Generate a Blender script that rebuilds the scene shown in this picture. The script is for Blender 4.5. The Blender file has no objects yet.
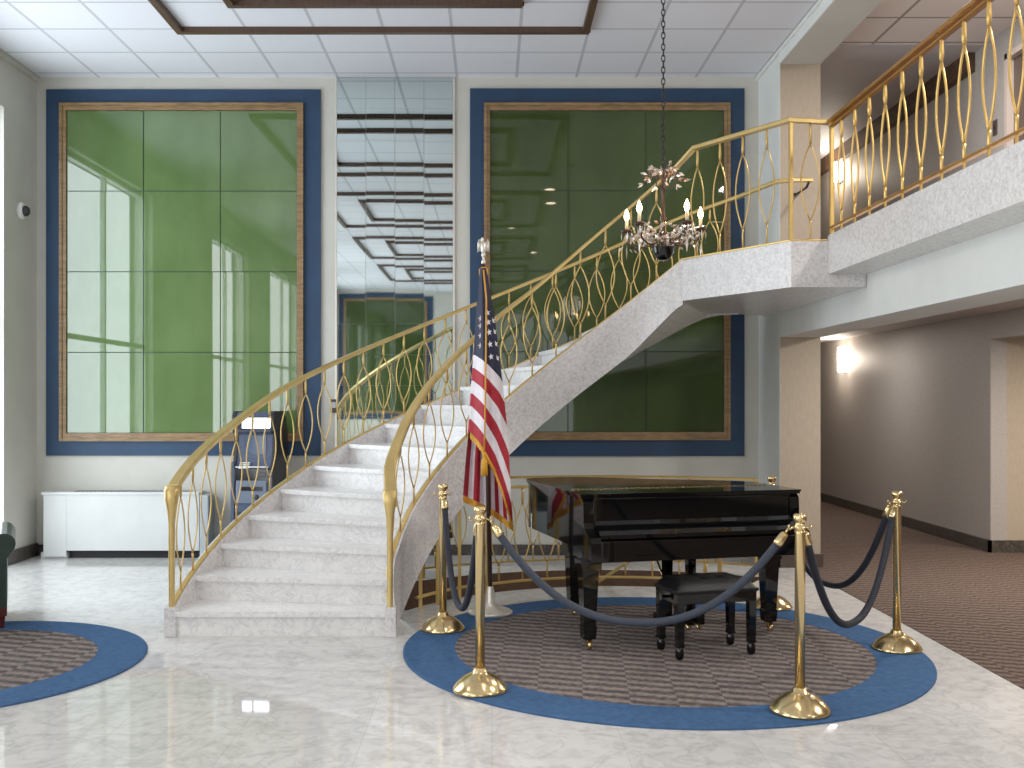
import bpy, bmesh, math, random
from mathutils import Vector, Matrix
random.seed(7)
sc = bpy.context.scene
COL = sc.collection
PI = math.pi
F, CX, CY, EYE = 1020.0, 492.0, 400.0, 1.6

def at(x, y, Y):
    """the point that stands Y metres into the room and shows at x, y of the photograph"""
    return Vector(((x - CX) * Y / F, Y, EYE + (CY - y) * Y / F))

# ------------------------------------------------------------------ materials
def lin(c):
    return tuple(((v / 255) / 12.92 if v / 255 <= .04045 else ((v / 255 + .055) / 1.055) ** 2.4) for v in c) + (1,)

def mat(name, rgb, rough=.5, metal=0, spec=.5, coat=0, noise=None, bump=None, emit=None, coord='Object', rough_noise=None):
    m = bpy.data.materials.new(name); m.use_nodes = True
    nt = m.node_tree; N = nt.nodes; L = nt.links
    b = N['Principled BSDF']
    b.inputs['Base Color'].default_value = lin(rgb)
    b.inputs['Roughness'].default_value = rough
    b.inputs['Metallic'].default_value = metal
    b.inputs['Specular IOR Level'].default_value = spec
    b.inputs['Coat Weight'].default_value = coat
    b.inputs['Coat Roughness'].default_value = .04
    tc = N.new('ShaderNodeTexCoord')
    if noise:
        rgb2, scale = noise[0], noise[1]
        n = N.new('ShaderNodeTexNoise'); n.inputs['Scale'].default_value = scale; n.inputs['Detail'].default_value = 5
        if len(noise) > 2:
            mp = N.new('ShaderNodeMapping'); mp.inputs['Scale'].default_value = noise[2]
            L.new(tc.outputs[coord], mp.inputs['Vector']); L.new(mp.outputs[0], n.inputs['Vector'])
        else:
            L.new(tc.outputs[coord], n.inputs['Vector'])
        r = N.new('ShaderNodeValToRGB')
        r.color_ramp.elements[0].position = .35; r.color_ramp.elements[1].position = .68
        r.color_ramp.elements[0].color = lin(rgb); r.color_ramp.elements[1].color = lin(rgb2)
        L.new(n.outputs[0], r.inputs[0]); L.new(r.outputs[0], b.inputs['Base Color'])
    if bump:
        n = N.new('ShaderNodeTexNoise'); n.inputs['Scale'].default_value = bump[0]; n.inputs['Detail'].default_value = bump[2] if len(bump) > 2 else 3
        L.new(tc.outputs[coord], n.inputs['Vector'])
        bp = N.new('ShaderNodeBump'); bp.inputs['Strength'].default_value = bump[1]; bp.inputs['Distance'].default_value = .02
        L.new(n.outputs[0], bp.inputs['Height']); L.new(bp.outputs[0], b.inputs['Normal'])
    if emit:
        b.inputs['Emission Color'].default_value = lin(emit[0]); b.inputs['Emission Strength'].default_value = emit[1]
    return m

def marble(name, base, vein, dark, rough, vscale=1.0, seam=None, coat=0, mix=.45, spec=.5):
    m = bpy.data.materials.new(name); m.use_nodes = True
    nt = m.node_tree; N = nt.nodes; L = nt.links; b = N['Principled BSDF']
    b.inputs['Roughness'].default_value = rough
    b.inputs['Coat Weight'].default_value = coat; b.inputs['Coat Roughness'].default_value = .03
    tc = N.new('ShaderNodeTexCoord')
    n1 = N.new('ShaderNodeTexNoise'); n1.inputs['Scale'].default_value = 3 * vscale; n1.inputs['Detail'].default_value = 8
    n1.inputs['Distortion'].default_value = 1.6; n1.inputs['Roughness'].default_value = .62
    L.new(tc.outputs['Object'], n1.inputs['Vector'])
    r1 = N.new('ShaderNodeValToRGB'); cr = r1.color_ramp
    cr.elements[0].position = .40; cr.elements[0].color = lin(base)
    cr.elements[1].position = .60; cr.elements[1].color = lin(base)
    e = cr.elements.new(.50); e.color = lin(vein)
    e = cr.elements.new(.46); e.color = lin(base)
    e = cr.elements.new(.54); e.color = lin(base)
    L.new(n1.outputs[0], r1.inputs[0])
    n2 = N.new('ShaderNodeTexNoise'); n2.inputs['Scale'].default_value = 14 * vscale; n2.inputs['Detail'].default_value = 6; n2.inputs['Distortion'].default_value = .8
    L.new(tc.outputs['Object'], n2.inputs['Vector'])
    r2 = N.new('ShaderNodeValToRGB'); r2.color_ramp.elements[0].position = .36; r2.color_ramp.elements[0].color = lin(dark)
    r2.color_ramp.elements[1].position = .56; r2.color_ramp.elements[1].color = (1, 1, 1, 1)
    L.new(n2.outputs[0], r2.inputs[0])
    mx = N.new('ShaderNodeMixRGB'); mx.blend_type = 'MULTIPLY'; mx.inputs[0].default_value = mix; b.inputs['Specular IOR Level'].default_value = spec
    L.new(r1.outputs[0], mx.inputs[1]); L.new(r2.outputs[0], mx.inputs[2])
    out = mx.outputs[0]
    if seam:
        br = N.new('ShaderNodeTexBrick'); br.offset = 0; br.inputs['Scale'].default_value = 1
        br.inputs['Brick Width'].default_value = seam; br.inputs['Row Height'].default_value = seam
        br.inputs['Mortar Size'].default_value = .0022; br.inputs['Mortar Smooth'].default_value = 0
        br.inputs['Color1'].default_value = (1, 1, 1, 1); br.inputs['Color2'].default_value = (.93, .93, .93, 1)
        br.inputs['Mortar'].default_value = (.80, .80, .79, 1)
        L.new(tc.outputs['Object'], br.inputs['Vector'])
        m2 = N.new('ShaderNodeMixRGB'); m2.blend_type = 'MULTIPLY'; m2.inputs[0].default_value = 1
        L.new(out, m2.inputs[1]); L.new(br.outputs[0], m2.inputs[2]); out = m2.outputs[0]
    L.new(out, b.inputs['Base Color'])
    return m

def woven(name, c1, c2, mid, w, h, rot=0):
    """carpet of short slanting dashes in rows, like a broken herringbone"""
    m = bpy.data.materials.new(name); m.use_nodes = True
    nt = m.node_tree; N = nt.nodes; L = nt.links; b = N['Principled BSDF']
    b.inputs['Roughness'].default_value = .95; b.inputs['Specular IOR Level'].default_value = .1
    tc = N.new('ShaderNodeTexCoord'); mp = N.new('ShaderNodeMapping'); mp.inputs['Rotation'].default_value = (0, 0, rot)
    L.new(tc.outputs['Object'], mp.inputs['Vector'])
    sp = N.new('ShaderNodeSeparateXYZ'); L.new(mp.outputs[0], sp.inputs[0])
    def mth(op, a, b_=None):
        n = N.new('ShaderNodeMath'); n.operation = op
        for k, v in enumerate((a, b_)):
            if v is None: continue
            if isinstance(v, (int, float)): n.inputs[k].default_value = v
            else: L.new(v, n.inputs[k])
        return n.outputs[0]
    saw = mth('FRACT', mth('DIVIDE', sp.outputs[0], w))
    v = mth('ADD', mth('DIVIDE', sp.outputs[1], h), mth('MULTIPLY', saw, .5))
    sn = mth('SINE', mth('MULTIPLY', v, 6.2832))
    n = N.new('ShaderNodeTexNoise'); n.inputs['Scale'].default_value = 40; n.inputs['Detail'].default_value = 4
    L.new(tc.outputs['Object'], n.inputs['Vector'])
    f = mth('ADD', mth('MULTIPLY', sn, .24), n.outputs[0])
    r = N.new('ShaderNodeValToRGB'); e = r.color_ramp.elements
    e[0].position = .22; e[0].color = lin(c2); e[1].position = .80; e[1].color = lin(c1)
    k = e.new(.5); k.color = lin(mid)
    L.new(f, r.inputs[0]); L.new(r.outputs[0], b.inputs['Base Color'])
    return m

def tile_ceiling(name, base, line, size):
    m = bpy.data.materials.new(name); m.use_nodes = True
    nt = m.node_tree; N = nt.nodes; L = nt.links; b = N['Principled BSDF']
    b.inputs['Roughness'].default_value = .9; b.inputs['Specular IOR Level'].default_value = .1
    tc = N.new('ShaderNodeTexCoord')
    br = N.new('ShaderNodeTexBrick'); br.offset = 0; br.inputs['Scale'].default_value = 1
    br.inputs['Brick Width'].default_value = size; br.inputs['Row Height'].default_value = size
    br.inputs['Mortar Size'].default_value = .015; br.inputs['Mortar Smooth'].default_value = .1
    br.inputs['Color1'].default_value = lin(base); br.inputs['Color2'].default_value = lin([v * .985 for v in base]); br.inputs['Mortar'].default_value = lin(line)
    L.new(tc.outputs['Object'], br.inputs['Vector'])
    n = N.new('ShaderNodeTexNoise'); n.inputs['Scale'].default_value = 60; L.new(tc.outputs['Object'], n.inputs['Vector'])
    r = N.new('ShaderNodeValToRGB'); r.color_ramp.elements[0].color = (.93, .93, .93, 1)
    L.new(n.outputs[0], r.inputs[0])
    mx = N.new('ShaderNodeMixRGB'); mx.blend_type = 'MULTIPLY'; mx.inputs[0].default_value = 1
    L.new(br.outputs[0], mx.inputs[1]); L.new(r.outputs[0], mx.inputs[2]); L.new(mx.outputs[0], b.inputs['Base Color'])
    return m

M = {}
M['wall'] = mat('wall_paint', (200, 198, 189), .75, spec=.2, noise=((194, 192, 183), 3))
M['wall_tan'] = mat('tan_wall_covering', (170, 156, 138), .8, spec=.2, noise=((162, 148, 130), 60, (1, 1, .2)))
M['wall_hall'] = mat('grey_brown_wall_covering', (166, 159, 153), .55, spec=.4, noise=((156, 149, 143), 40), bump=(80, .08))
M['white_plaster'] = mat('white_plaster', (224, 226, 222), .6, spec=.3, noise=((218, 220, 216), 4))
M['ceil'] = tile_ceiling('acoustic_tile', (228, 229, 236), (190, 191, 197), .6155)
M['ceil_hall'] = tile_ceiling('acoustic_tile_upper', (226, 214, 206), (150, 142, 138), .6155)
M['drywall'] = mat('ceiling_drywall', (190, 182, 180), .6, noise=((184, 176, 174), 3))
M['floor'] = marble('floor_marble', (212, 210, 207), (198, 196, 194), (206, 204, 202), .035, .8, .61, mix=.35, spec=.42)
M['marble'] = marble('stair_marble', (232, 230, 228), (214, 212, 212), (206, 205, 206), .3, 2.0, mix=.22)
M['marble_face'] = marble('stringer_marble', (222, 219, 218), (206, 203, 203), (196, 193, 194), .25, 3.0)
M['base_dark'] = marble('dark_baseboard_marble', (62, 58, 54), (96, 88, 80), (150, 140, 130), .3, 3)
M['base_brown'] = mat('brown_baseboard', (74, 60, 54), .5, noise=((62, 50, 44), 12))
M['blue'] = mat('blue_border_paint', (24, 57, 88), .6, noise=((20, 50, 80), 4))
M['rug_blue'] = mat('blue_carpet_border', (68, 98, 136), .95, spec=.05, noise=((60, 88, 124), 26), bump=(220, .35))
M['rug'] = woven('grey_woven_carpet', (134, 122, 114), (72, 66, 66), (104, 95, 92), .25, .11, .08)
M['carpet'] = woven('brown_woven_carpet', (116, 98, 88), (66, 54, 48), (90, 76, 68), .22, .10, .1)
M['brown_carpet'] = mat('brown_stairwell_lining', (104, 78, 60), .8, noise=((92, 68, 52), 20))
M['wood_gold'] = mat('gold_brown_wood', (148, 118, 78), .45, noise=((114, 88, 56), 8, (1, 1, 6)))
M['walnut'] = mat('dark_walnut', (84, 60, 44), .5, noise=((68, 48, 35), 10, (6, 1, 1)))
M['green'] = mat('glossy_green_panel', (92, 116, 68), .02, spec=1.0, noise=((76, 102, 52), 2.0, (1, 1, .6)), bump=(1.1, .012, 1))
M['green_shaded'] = mat('glossy_green_panel_shaded', (64, 78, 42), .02, spec=.5, noise=((54, 67, 33), 2.0, (1, 1, .6)), bump=(1.1, .012, 1))  # same green panel, colour darkened to stand for its darker reflections
M['green_gap'] = mat('panel_joint', (28, 56, 34), .5)
M['mirror'] = mat('mirror_glass', (214, 226, 224), .02, metal=1)
M['brass'] = mat('satin_brass', (212, 180, 110), .34, metal=.6, noise=((200, 166, 96), 8))
M['brass_pale'] = mat('pale_gold_rail', (206, 178, 114), .34, metal=.55, noise=((192, 162, 98), 6))
M['brass_warm'] = mat('warm_brass', (222, 184, 108), .34, metal=.6, noise=((208, 168, 92), 8))
M['brass_rail'] = mat('darker_brass_rail', (186, 136, 66), .32, metal=.65, noise=((170, 120, 54), 6))
M['brass_polish'] = mat('polished_brass', (216, 190, 138), .2, metal=.95)
M['black'] = mat('black_piano_lacquer', (9, 9, 10), .05, spec=.45)
M['black_soft'] = mat('black_leather', (9, 9, 10), .4, spec=.35, bump=(120, .15))
M['black_metal'] = mat('black_iron', (22, 20, 20), .4, metal=.3)
M['rope'] = mat('navy_velvet_rope', (50, 56, 68), .7, spec=.4, noise=((42, 48, 60), 60), bump=(180, .2))
M['rope_shaded'] = mat('navy_velvet_rope_shaded', (26, 30, 42), .7, spec=.4, noise=((20, 24, 34), 60))  # same velvet in a darker copy, shading put into its colour
M['red'] = mat('flag_red', (172, 20, 42), .7, noise=((154, 16, 36), 20))
M['white'] = mat('flag_white', (232, 226, 230), .7, noise=((220, 212, 220), 20))
M['navy'] = mat('flag_navy', (18, 22, 56), .7, noise=((13, 16, 44), 20))
M['fringe'] = mat('gold_fringe', (222, 160, 40), .6, noise=((196, 132, 26), 90))
M['pole'] = mat('dark_wood_pole', (60, 38, 28), .35, noise=((48, 30, 22), 10))
M['silver'] = mat('pale_silver', (226, 220, 208), .3, metal=.5)
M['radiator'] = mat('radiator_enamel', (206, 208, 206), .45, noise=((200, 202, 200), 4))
M['radiator_shaded'] = mat('radiator_enamel_shaded', (170, 178, 182), .5)  # radiator enamel greyed, the shadow on its end put into the colour
M['grille'] = mat('dark_gap', (16, 16, 17), .7)
M['atm_body'] = mat('blue_grey_machine_casing', (72, 82, 106), .35, noise=((64, 74, 98), 5))
M['atm_black'] = mat('black_machine_side', (30, 31, 36), .4)
M['atm_panel'] = mat('grey_machine_front', (104, 114, 132), .35)
M['lit'] = mat('lit_header', (245, 245, 255), .4, emit=((240, 240, 255), 5))
M['screen'] = mat('machine_screen', (60, 74, 94), .1, emit=((90, 110, 140), .2))
M['leather'] = mat('dark_green_leather', (30, 50, 40), .35, noise=((24, 42, 34), 14), bump=(60, .1))
M['mahogany'] = mat('red_brown_wood', (82, 24, 22), .35, noise=((64, 18, 18), 12))
M['bronze'] = mat('dark_bronze', (70, 48, 38), .35, metal=.6)
M['crystal'] = mat('crystal_drops', (196, 184, 172), .06, spec=1, coat=1)
M['amber'] = mat('amber_crystal', (150, 104, 72), .1, spec=1, coat=1)
M['candle'] = mat('cream_candle_sleeve', (226, 204, 160), .5)
M['bulb'] = mat('lit_candle_bulb', (255, 232, 190), .4, emit=((255, 214, 150), 40))
M['sconce'] = mat('lit_sconce_glass', (255, 250, 240), .4, emit=((255, 240, 222), 22))
M['down'] = mat('lit_downlight', (255, 240, 220), .4, emit=((255, 232, 200), 30))
M['plastic_white'] = mat('white_plastic', (228, 228, 224), .35)
M['plastic_dark'] = mat('dark_plastic_dome', (34, 34, 38), .12)
M['door'] = mat('brown_door', (92, 76, 68), .45, noise=((80, 66, 58), 8, (8, 8, 1)))
M['door_frame'] = mat('door_frame_paint', (186, 170, 160), .5)
M['alu'] = mat('white_window_frame', (224, 226, 224), .4)
M['curtain'] = mat('sheer_curtain', (238, 240, 236), .9)

def glass_mat():
    m = bpy.data.materials.new('window_glass'); m.use_nodes = True
    nt = m.node_tree; N = nt.nodes; L = nt.links
    N.remove(N['Principled BSDF'])
    t = N.new('ShaderNodeBsdfTransparent'); g = N.new('ShaderNodeBsdfGlossy'); g.inputs['Roughness'].default_value = .02
    mx = N.new('ShaderNodeMixShader'); mx.inputs[0].default_value = .06
    L.new(t.outputs[0], mx.inputs[1]); L.new(g.outputs[0], mx.inputs[2]); L.new(mx.outputs[0], N['Material Output'].inputs[0])
    return m
M['glass'] = glass_mat()

# ------------------------------------------------------------------ mesh helper
class MB:
    def __init__(s): s.v = []; s.f = []; s.m = []; s.sm = []
    def add(s, vs, fs, mi=0, smooth=False):
        o = len(s.v); s.v += [Vector(v) for v in vs]
        for f in fs:
            s.f.append([o + i for i in f]); s.m.append(mi); s.sm.append(smooth)
    def box(s, a, b, mi=0):
        x0, y0, z0 = a; x1, y1, z1 = b
        s.add([(x0, y0, z0), (x1, y0, z0), (x1, y1, z0), (x0, y1, z0), (x0, y0, z1), (x1, y0, z1), (x1, y1, z1), (x0, y1, z1)],
              [(0, 3, 2, 1), (4, 5, 6, 7), (0, 1, 5, 4), (1, 2, 6, 5), (2, 3, 7, 6), (3, 0, 4, 7)], mi)
        return s
    def bbox(s, a, b, r=.01, mi=0):
        """box with chamfered vertical and horizontal edges"""
        bm = bmesh.new(); bmesh.ops.create_cube(bm, size=1)
        for v in bm.verts: v.co = Vector([a[i] + (v.co[i] + .5) * (b[i] - a[i]) for i in range(3)])
        bmesh.ops.bevel(bm, geom=bm.edges[:], offset=r, segments=2, affect='EDGES', profile=.6)
        bm.verts.index_update()
        s.add([v.co.copy() for v in bm.verts], [[v.index for v in f.verts] for f in bm.faces], mi, False); bm.free()
        return s
    def frustum(s, c0, c1, w0, d0, w1, d1, mi=0):
        vs = []
        for c, w, d in ((c0, w0, d0), (c1, w1, d1)):
            for sx, sy in ((-1, -1), (1, -1), (1, 1), (-1, 1)): vs.append((c[0] + sx * w / 2, c[1] + sy * d / 2, c[2]))
        s.add(vs, [(0, 3, 2, 1), (4, 5, 6, 7), (0, 1, 5, 4), (1, 2, 6, 5), (2, 3, 7, 6), (3, 0, 4, 7)], mi); return s
    def prism(s, poly, z0, z1, mi=0, smooth=False):
        n = len(poly)
        s.add([(p[0], p[1], z0) for p in poly] + [(p[0], p[1], z1) for p in poly],
              [list(range(n))[::-1], list(range(n, 2 * n))], mi)
        s.add([(p[0], p[1], z0) for p in poly] + [(p[0], p[1], z1) for p in poly],
              [(i, (i + 1) % n, n + (i + 1) % n, n + i) for i in range(n)], mi, smooth)
        return s
    def extrude(s, poly, f0, f1, mi=0, smooth=False):
        """poly of (a,b); f0/f1 map it to 3-D"""
        n = len(poly); A = [f0(*p) for p in poly]; B = [f1(*p) for p in poly]
        s.add(A + B, [list(range(n))[::-1], list(range(n, 2 * n))], mi)
        s.add(A + B, [(i, (i + 1) % n, n + (i + 1) % n, n + i) for i in range(n)], mi, smooth)
        return s
    def loft(s, rings, mi=0, closed=True, caps=True, smooth=True):
        n = len(rings[0]); vs = [p for r in rings for p in r]; fs = []
        for k in range(len(rings) - 1):
            for i in range(n if closed else n - 1):
                j = (i + 1) % n
                fs.append((k * n + i, k * n + j, (k + 1) * n + j, (k + 1) * n + i))
        s.add(vs, fs, mi, smooth)
        if caps: s.add(rings[0], [list(range(n))[::-1]], mi); s.add(rings[-1], [list(range(n))], mi)
        return s
    def lathe(s, prof, c=(0, 0, 0), n=24, mi=0, smooth=True):
        rings = [[(c[0] + r * math.cos(2 * PI * i / n), c[1] + r * math.sin(2 * PI * i / n), c[2] + z) for i in range(n)] for r, z in prof]
        return s.loft(rings, mi, smooth=smooth)
    def tube(s, pts, r, n=8, mi=0, smooth=True, caps=True):
        pts = [Vector(p) for p in pts]; rings = []
        up = None
        for i, p in enumerate(pts):
            t = (pts[min(i + 1, len(pts) - 1)] - pts[max(i - 1, 0)])
            if t.length < 1e-9: t = Vector((0, 0, 1))
            t.normalize()
            if up is None:
                up = Vector((1, 0, 0)) if abs(t.x) < .8 else Vector((0, 1, 0))
            a = up - t * up.dot(t)
            if a.length < 1e-6: a = t.orthogonal()
            a.normalize(); up = a; b = t.cross(a)
            rr = r[i] if isinstance(r, (list, tuple)) else r
            rings.append([p + (a * math.cos(2 * PI * k / n) + b * math.sin(2 * PI * k / n)) * rr for k in range(n)])
        return s.loft(rings, mi, caps=caps, smooth=smooth)
    def rail(s, pts, w, h, mi=0, smooth=False):
        """flat bar along pts, w across (horizontal), h high; top of bar at pts"""
        pts = [Vector(p) for p in pts]; rings = []; n = len(pts)
        for i, p in enumerate(pts):
            d0 = (pts[i] - pts[i - 1]) if i else (pts[1] - pts[0]); d1 = (pts[i + 1] - pts[i]) if i < n - 1 else d0
            a = Vector((d0.x, d0.y, 0)); b = Vector((d1.x, d1.y, 0))
            if a.length < 1e-6: a = b
            if b.length < 1e-6: b = a
            a.normalize(); b.normalize(); t = (a + b).normalized(); k = 1 / max(.5, t.dot(a))
            nn = Vector((t.y, -t.x, 0)) * k
            ww = w[i] if isinstance(w, (list, tuple)) else w
            ch = h * .3
            rings.append([p - nn * ww / 2 - Vector((0, 0, h)), p + nn * ww / 2 - Vector((0, 0, h)), p + nn * ww / 2 - Vector((0, 0, ch)),
                          p + nn * (ww / 2 - ch), p - nn * (ww / 2 - ch), p - nn * ww / 2 - Vector((0, 0, ch))])
        return s.loft(rings, mi, smooth=smooth)
    def ball(s, c, r, n=12, k=8, mi=0):
        rx, ry, rz = r if isinstance(r, (tuple, list)) else (r, r, r)
        rings = []
        for j in range(1, k):
            a = -PI / 2 + PI * j / k
            rings.append([(c[0] + rx * math.cos(a) * math.cos(2 * PI * i / n), c[1] + ry * math.cos(a) * math.sin(2 * PI * i / n), c[2] + rz * math.sin(a)) for i in range(n)])
        return s.loft(rings, mi)
    def xf(s, mtx):
        s.v = [mtx @ v for v in s.v]; return s
    def build(s, name, mats, parent=None, local=False):
        me = bpy.data.meshes.new(name)
        off = Vector((0, 0, 0))
        if parent is not None and not local: off = Vector(parent.location)
        me.from_pydata([tuple(v - off) for v in s.v], [], s.f)
        mats = mats if isinstance(mats, (list, tuple)) else [mats]
        for m in mats: me.materials.append(M[m])
        for p, mi, sm in zip(me.polygons, s.m, s.sm): p.material_index = mi; p.use_smooth = sm
        bm = bmesh.new(); bm.from_mesh(me); bmesh.ops.remove_doubles(bm, verts=bm.verts, dist=1e-5)
        bmesh.ops.recalc_face_normals(bm, faces=bm.faces); bm.to_mesh(me); bm.free()
        o = bpy.data.objects.new(name, me); COL.objects.link(o)
        if parent is not None: o.parent = parent
        return o

def thing(name, label, cat, loc=(0, 0, 0), rz=0, group=None):
    o = bpy.data.objects.new(name, None); COL.objects.link(o)
    o.location = loc; o.rotation_euler = (0, 0, rz); o.empty_display_size = .1
    o['label'] = label; o['category'] = cat; o['kind'] = 'thing'
    if group: o['group'] = group
    return o
def tag(o, label, cat, group=None):
    o['label'] = label; o['category'] = cat; o['kind'] = 'thing'
    if group: o['group'] = group
    return o
def struct(mb, name, m, label=None, parent=None, cat=None):
    o = mb.build(name, m, parent)
    if parent is None:
        o['kind'] = 'structure'
        if label: o['label'] = label
        if cat: o['category'] = cat
    return o
def smooth01(t): t = max(0, min(1, t)); return t * t * (3 - 2 * t)
def interp(tab, x):
    if x <= tab[0][0]: return tab[0][1]
    for (a, b), (c, d) in zip(tab, tab[1:]):
        if x <= c: return b + (d - b) * (x - a) / (c - a)
    return tab[-1][1]
def make_smooth(tab, win=5):
    return lambda x: sum(interp(tab, x + k * win / 4) for k in range(-4, 5)) / 9

# ------------------------------------------------------------------ setting
XL, YB, ZC = -4.70, 10.53, 4.93          # left wall, back wall, ceiling
XC0, XC1, YC = 2.755, 3.14, 9.75         # column and beams
XF, ZF = 2.47, 2.78                      # balcony face, upper floor level
YR = -9.5                                # entrance wall behind the viewer
C = Vector((1.02, 6.9, 0))               # centre of the round stair
def pol(th, r, z=0):
    a = math.radians(th); return Vector((C.x - r * math.cos(a), C.y + r * math.sin(a), z))

# floor with the curved opening of the basement stair
HT0, HT1, HR0, HR1 = 27, 122, 1.87, 2.72
bm = bmesh.new()
outer = [(XL, YR), (2.94, YR), (2.94, 9.75), (XC0, 9.75), (XC0, YB), (XL, YB)]
hole = [pol(HT0 + (HT1 - HT0) * i / 30, HR0) for i in range(31)] + [pol(HT1 - (HT1 - HT0) * i / 30, HR1) for i in range(31)]
es = []
for loop in (outer, hole):
    vs = [bm.verts.new((p[0], p[1], 0)) for p in loop]
    for i in range(len(vs)): es.append(bm.edges.new((vs[i], vs[(i + 1) % len(vs)])))
bmesh.ops.triangle_fill(bm, use_beauty=True, use_dissolve=False, edges=es)
hx = {(round(p.x, 4), round(p.y, 4)) for p in hole}
bad = [f for f in bm.faces if (lambda c: HR0 < math.hypot(c.x - C.x, c.y - C.y) < HR1 and HT0 < math.degrees(math.atan2(c.y - C.y, C.x - c.x)) < HT1)(f.calc_center_median()) and all((round(v.co.x, 4), round(v.co.y, 4)) in hx for v in f.verts)]
bmesh.ops.delete(bm, geom=bad, context='FACES')
for f in bm.faces:
    f.normal_update()
    if f.normal.z < 0: f.normal_flip()
me = bpy.data.meshes.new('floor'); bm.to_mesh(me); bm.free(); me.materials.append(M['floor'])
fl = bpy.data.objects.new('floor', me); COL.objects.link(fl); fl['kind'] = 'structure'
struct(MB().box((2.94, YR, -.1), (8.2, 17.2, .004)), 'floor_carpet', 'carpet')

# lining and steps of the opening in the floor
mb = MB(); N_ = 30
ths = [HT0 + (HT1 - HT0) * i / N_ for i in range(N_ + 1)]
mb.loft([[pol(t, HR0, -2.4), pol(t, HR0, -.001)] for t in ths], closed=False, caps=False)
mb.loft([[pol(t, HR1, -2.4), pol(t, HR1, -.001)] for t in ths], closed=False, caps=False)
for t in (HT0, HT1): mb.add([pol(t, HR0, -2.4), pol(t, HR1, -2.4), pol(t, HR1, -.001), pol(t, HR0, -.001)], [(0, 1, 2, 3)])
mb.add([pol(t, r, -2.4) for t in ths for r in (HR0, HR1)], [(2 * i, 2 * i + 1, 2 * i + 3, 2 * i + 2) for i in range(N_)])
struct(mb, 'wall_stairwell', 'brown_carpet')

struct(MB().box((XL, YR, ZC), (XC0, YB, ZC + .1)), 'ceiling', 'ceil')
bpy.data.objects['ceiling'].data.transform(Matrix.Translation((.361, -9.77, 0))); bpy.data.objects['ceiling'].location = (-.361, 9.77, 0)
o = struct(MB().box((XC0, YR, ZC + .001), (4.7, 9.55, ZC + .1)), 'ceiling_upper_hall', 'ceil_hall')
o.data.transform(Matrix.Translation((-3.56, -9.5, 0))); o.location = (3.56, 9.5, 0)
struct(MB().box((XC1, 9.55, ZC - .006), (4.7, 17.2, ZC + .1)), 'ceiling_upper_corridor', 'drywall')
struct(MB().box((XC0 + .3, YR, 2.51), (5.23, 17.2, 2.60)), 'ceiling_lower_hall', 'drywall')
struct(MB().box((5.4, YR, 2.26), (8.2, 10.75, 2.36)), 'ceiling_alcove', 'drywall')

struct(MB().box((XL - .2, YB, -.1), (XC0, YB + .15, ZC + .1)), 'wall_back', 'wall')
# left wall: piers between tall windows
WINS = [(6.9, 9.82), (1.3, 3.9), (-4.2, -.6), (-9.0, -5.6)]
ZW = 4.42
mb = MB(); y = YB
for a, b in WINS:
    mb.box((XL - .25, b, -.1), (XL, y, ZC + .1)); mb.box((XL - .25, a, ZW), (XL, b, ZC + .1)); mb.box((XL - .25, a, -.1), (XL, b, .08)); y = a
mb.box((XL - .25, YR, -.1), (XL, y, ZC + .1))
struct(mb, 'wall_left', 'wall')
def window_x(n, a, b):
    mb = MB()
    mb.box((XL - .17, a, .08), (XL - .09, a + .06, ZW)).box((XL - .17, b - .06, .08), (XL - .09, b, ZW))
    mb.box((XL - .17, a, .08), (XL - .09, b, .14)).box((XL - .17, a, ZW - .06), (XL - .09, b, ZW)).box((XL - .16, a, 2.3), (XL - .10, b, 2.36))
    k = max(2, round((b - a) / 1.6))
    for i in range(1, k): yy = a + (b - a) * i / k; mb.box((XL - .16, yy - .025, .1), (XL - .10, yy + .025, ZW))
    w = struct(mb, 'window_%d' % n, 'alu')
    MB().box((XL - .135, a + .02, .1), (XL - .127, b - .02, ZW - .02)).build('pane', 'glass', w)
for i, (a, b) in enumerate(WINS): window_x(i + 1, a, b)
# entrance wall behind the viewer with a glazed front
GX0, GX1, GZ = -1.2, 2.5, 4.3
mb = MB().box((XL - .2, YR - .2, -.1), (GX0, YR, ZC + .1)).box((GX1, YR - .2, -.1), (8.2, YR, ZC + .1)).box((GX0, YR - .2, GZ), (GX1, YR, ZC + .1))
struct(mb, 'wall_front', 'wall')
mb = MB()
for i in range(4): xx = GX0 + (GX1 - GX0) * i / 3; mb.box((max(GX0, xx - .04), YR - .14, 0), (min(GX1, xx + .04), YR - .06, GZ))
mb.box((GX0, YR - .14, 2.3), (GX1, YR - .06, 2.4)).box((GX0, YR - .14, 0), (GX1, YR - .06, .1)).box((GX0, YR - .14, GZ - .08), (GX1, YR - .06, GZ))
w = struct(mb, 'window_5', 'alu'); MB().box((GX0 + .02, YR - .104, .05), (GX1 - .02, YR - .096, GZ - .04)).build('pane', 'glass', w)

# column, beams, balcony
struct(MB().box((XC0, YC, 0), (XC1, YB + .15, ZC + .05), 0), 'column', 'wall_tan')
struct(MB().box((XC0 - .004, YC + .002, 0), (XC0, YB, ZC)), 'wall_column_side', 'white_plaster')
struct(MB().box((XC0, YR, ZC - .12), (XC1, YC, ZC + .1)), 'beam_upper', 'wall')
struct(MB().box((XC0 - .012, YR, ZC - .12), (XC0, YC, ZC)).box((XC0 - .035, YR, ZC - .03), (XC0, YB, ZC)), 'trim_1', 'white_plaster')
struct(MB().box((XC0, YR, 2.20), (XC1, YC, 2.56)), 'beam_lower', 'white_plaster')
struct(MB().box((XC0 + .01, YR, 2.60), (4.7, 17.2, ZF)), 'floor_upper', 'carpet')
mb = MB().box((XF, 4.77, 2.525), (XC0 + .02, 7.50, 2.81)).box((XF, 4.72, 2.525), (XC0 + .35, 4.77, 2.81))
struct(mb, 'balcony_slab', 'marble_face')
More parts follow.
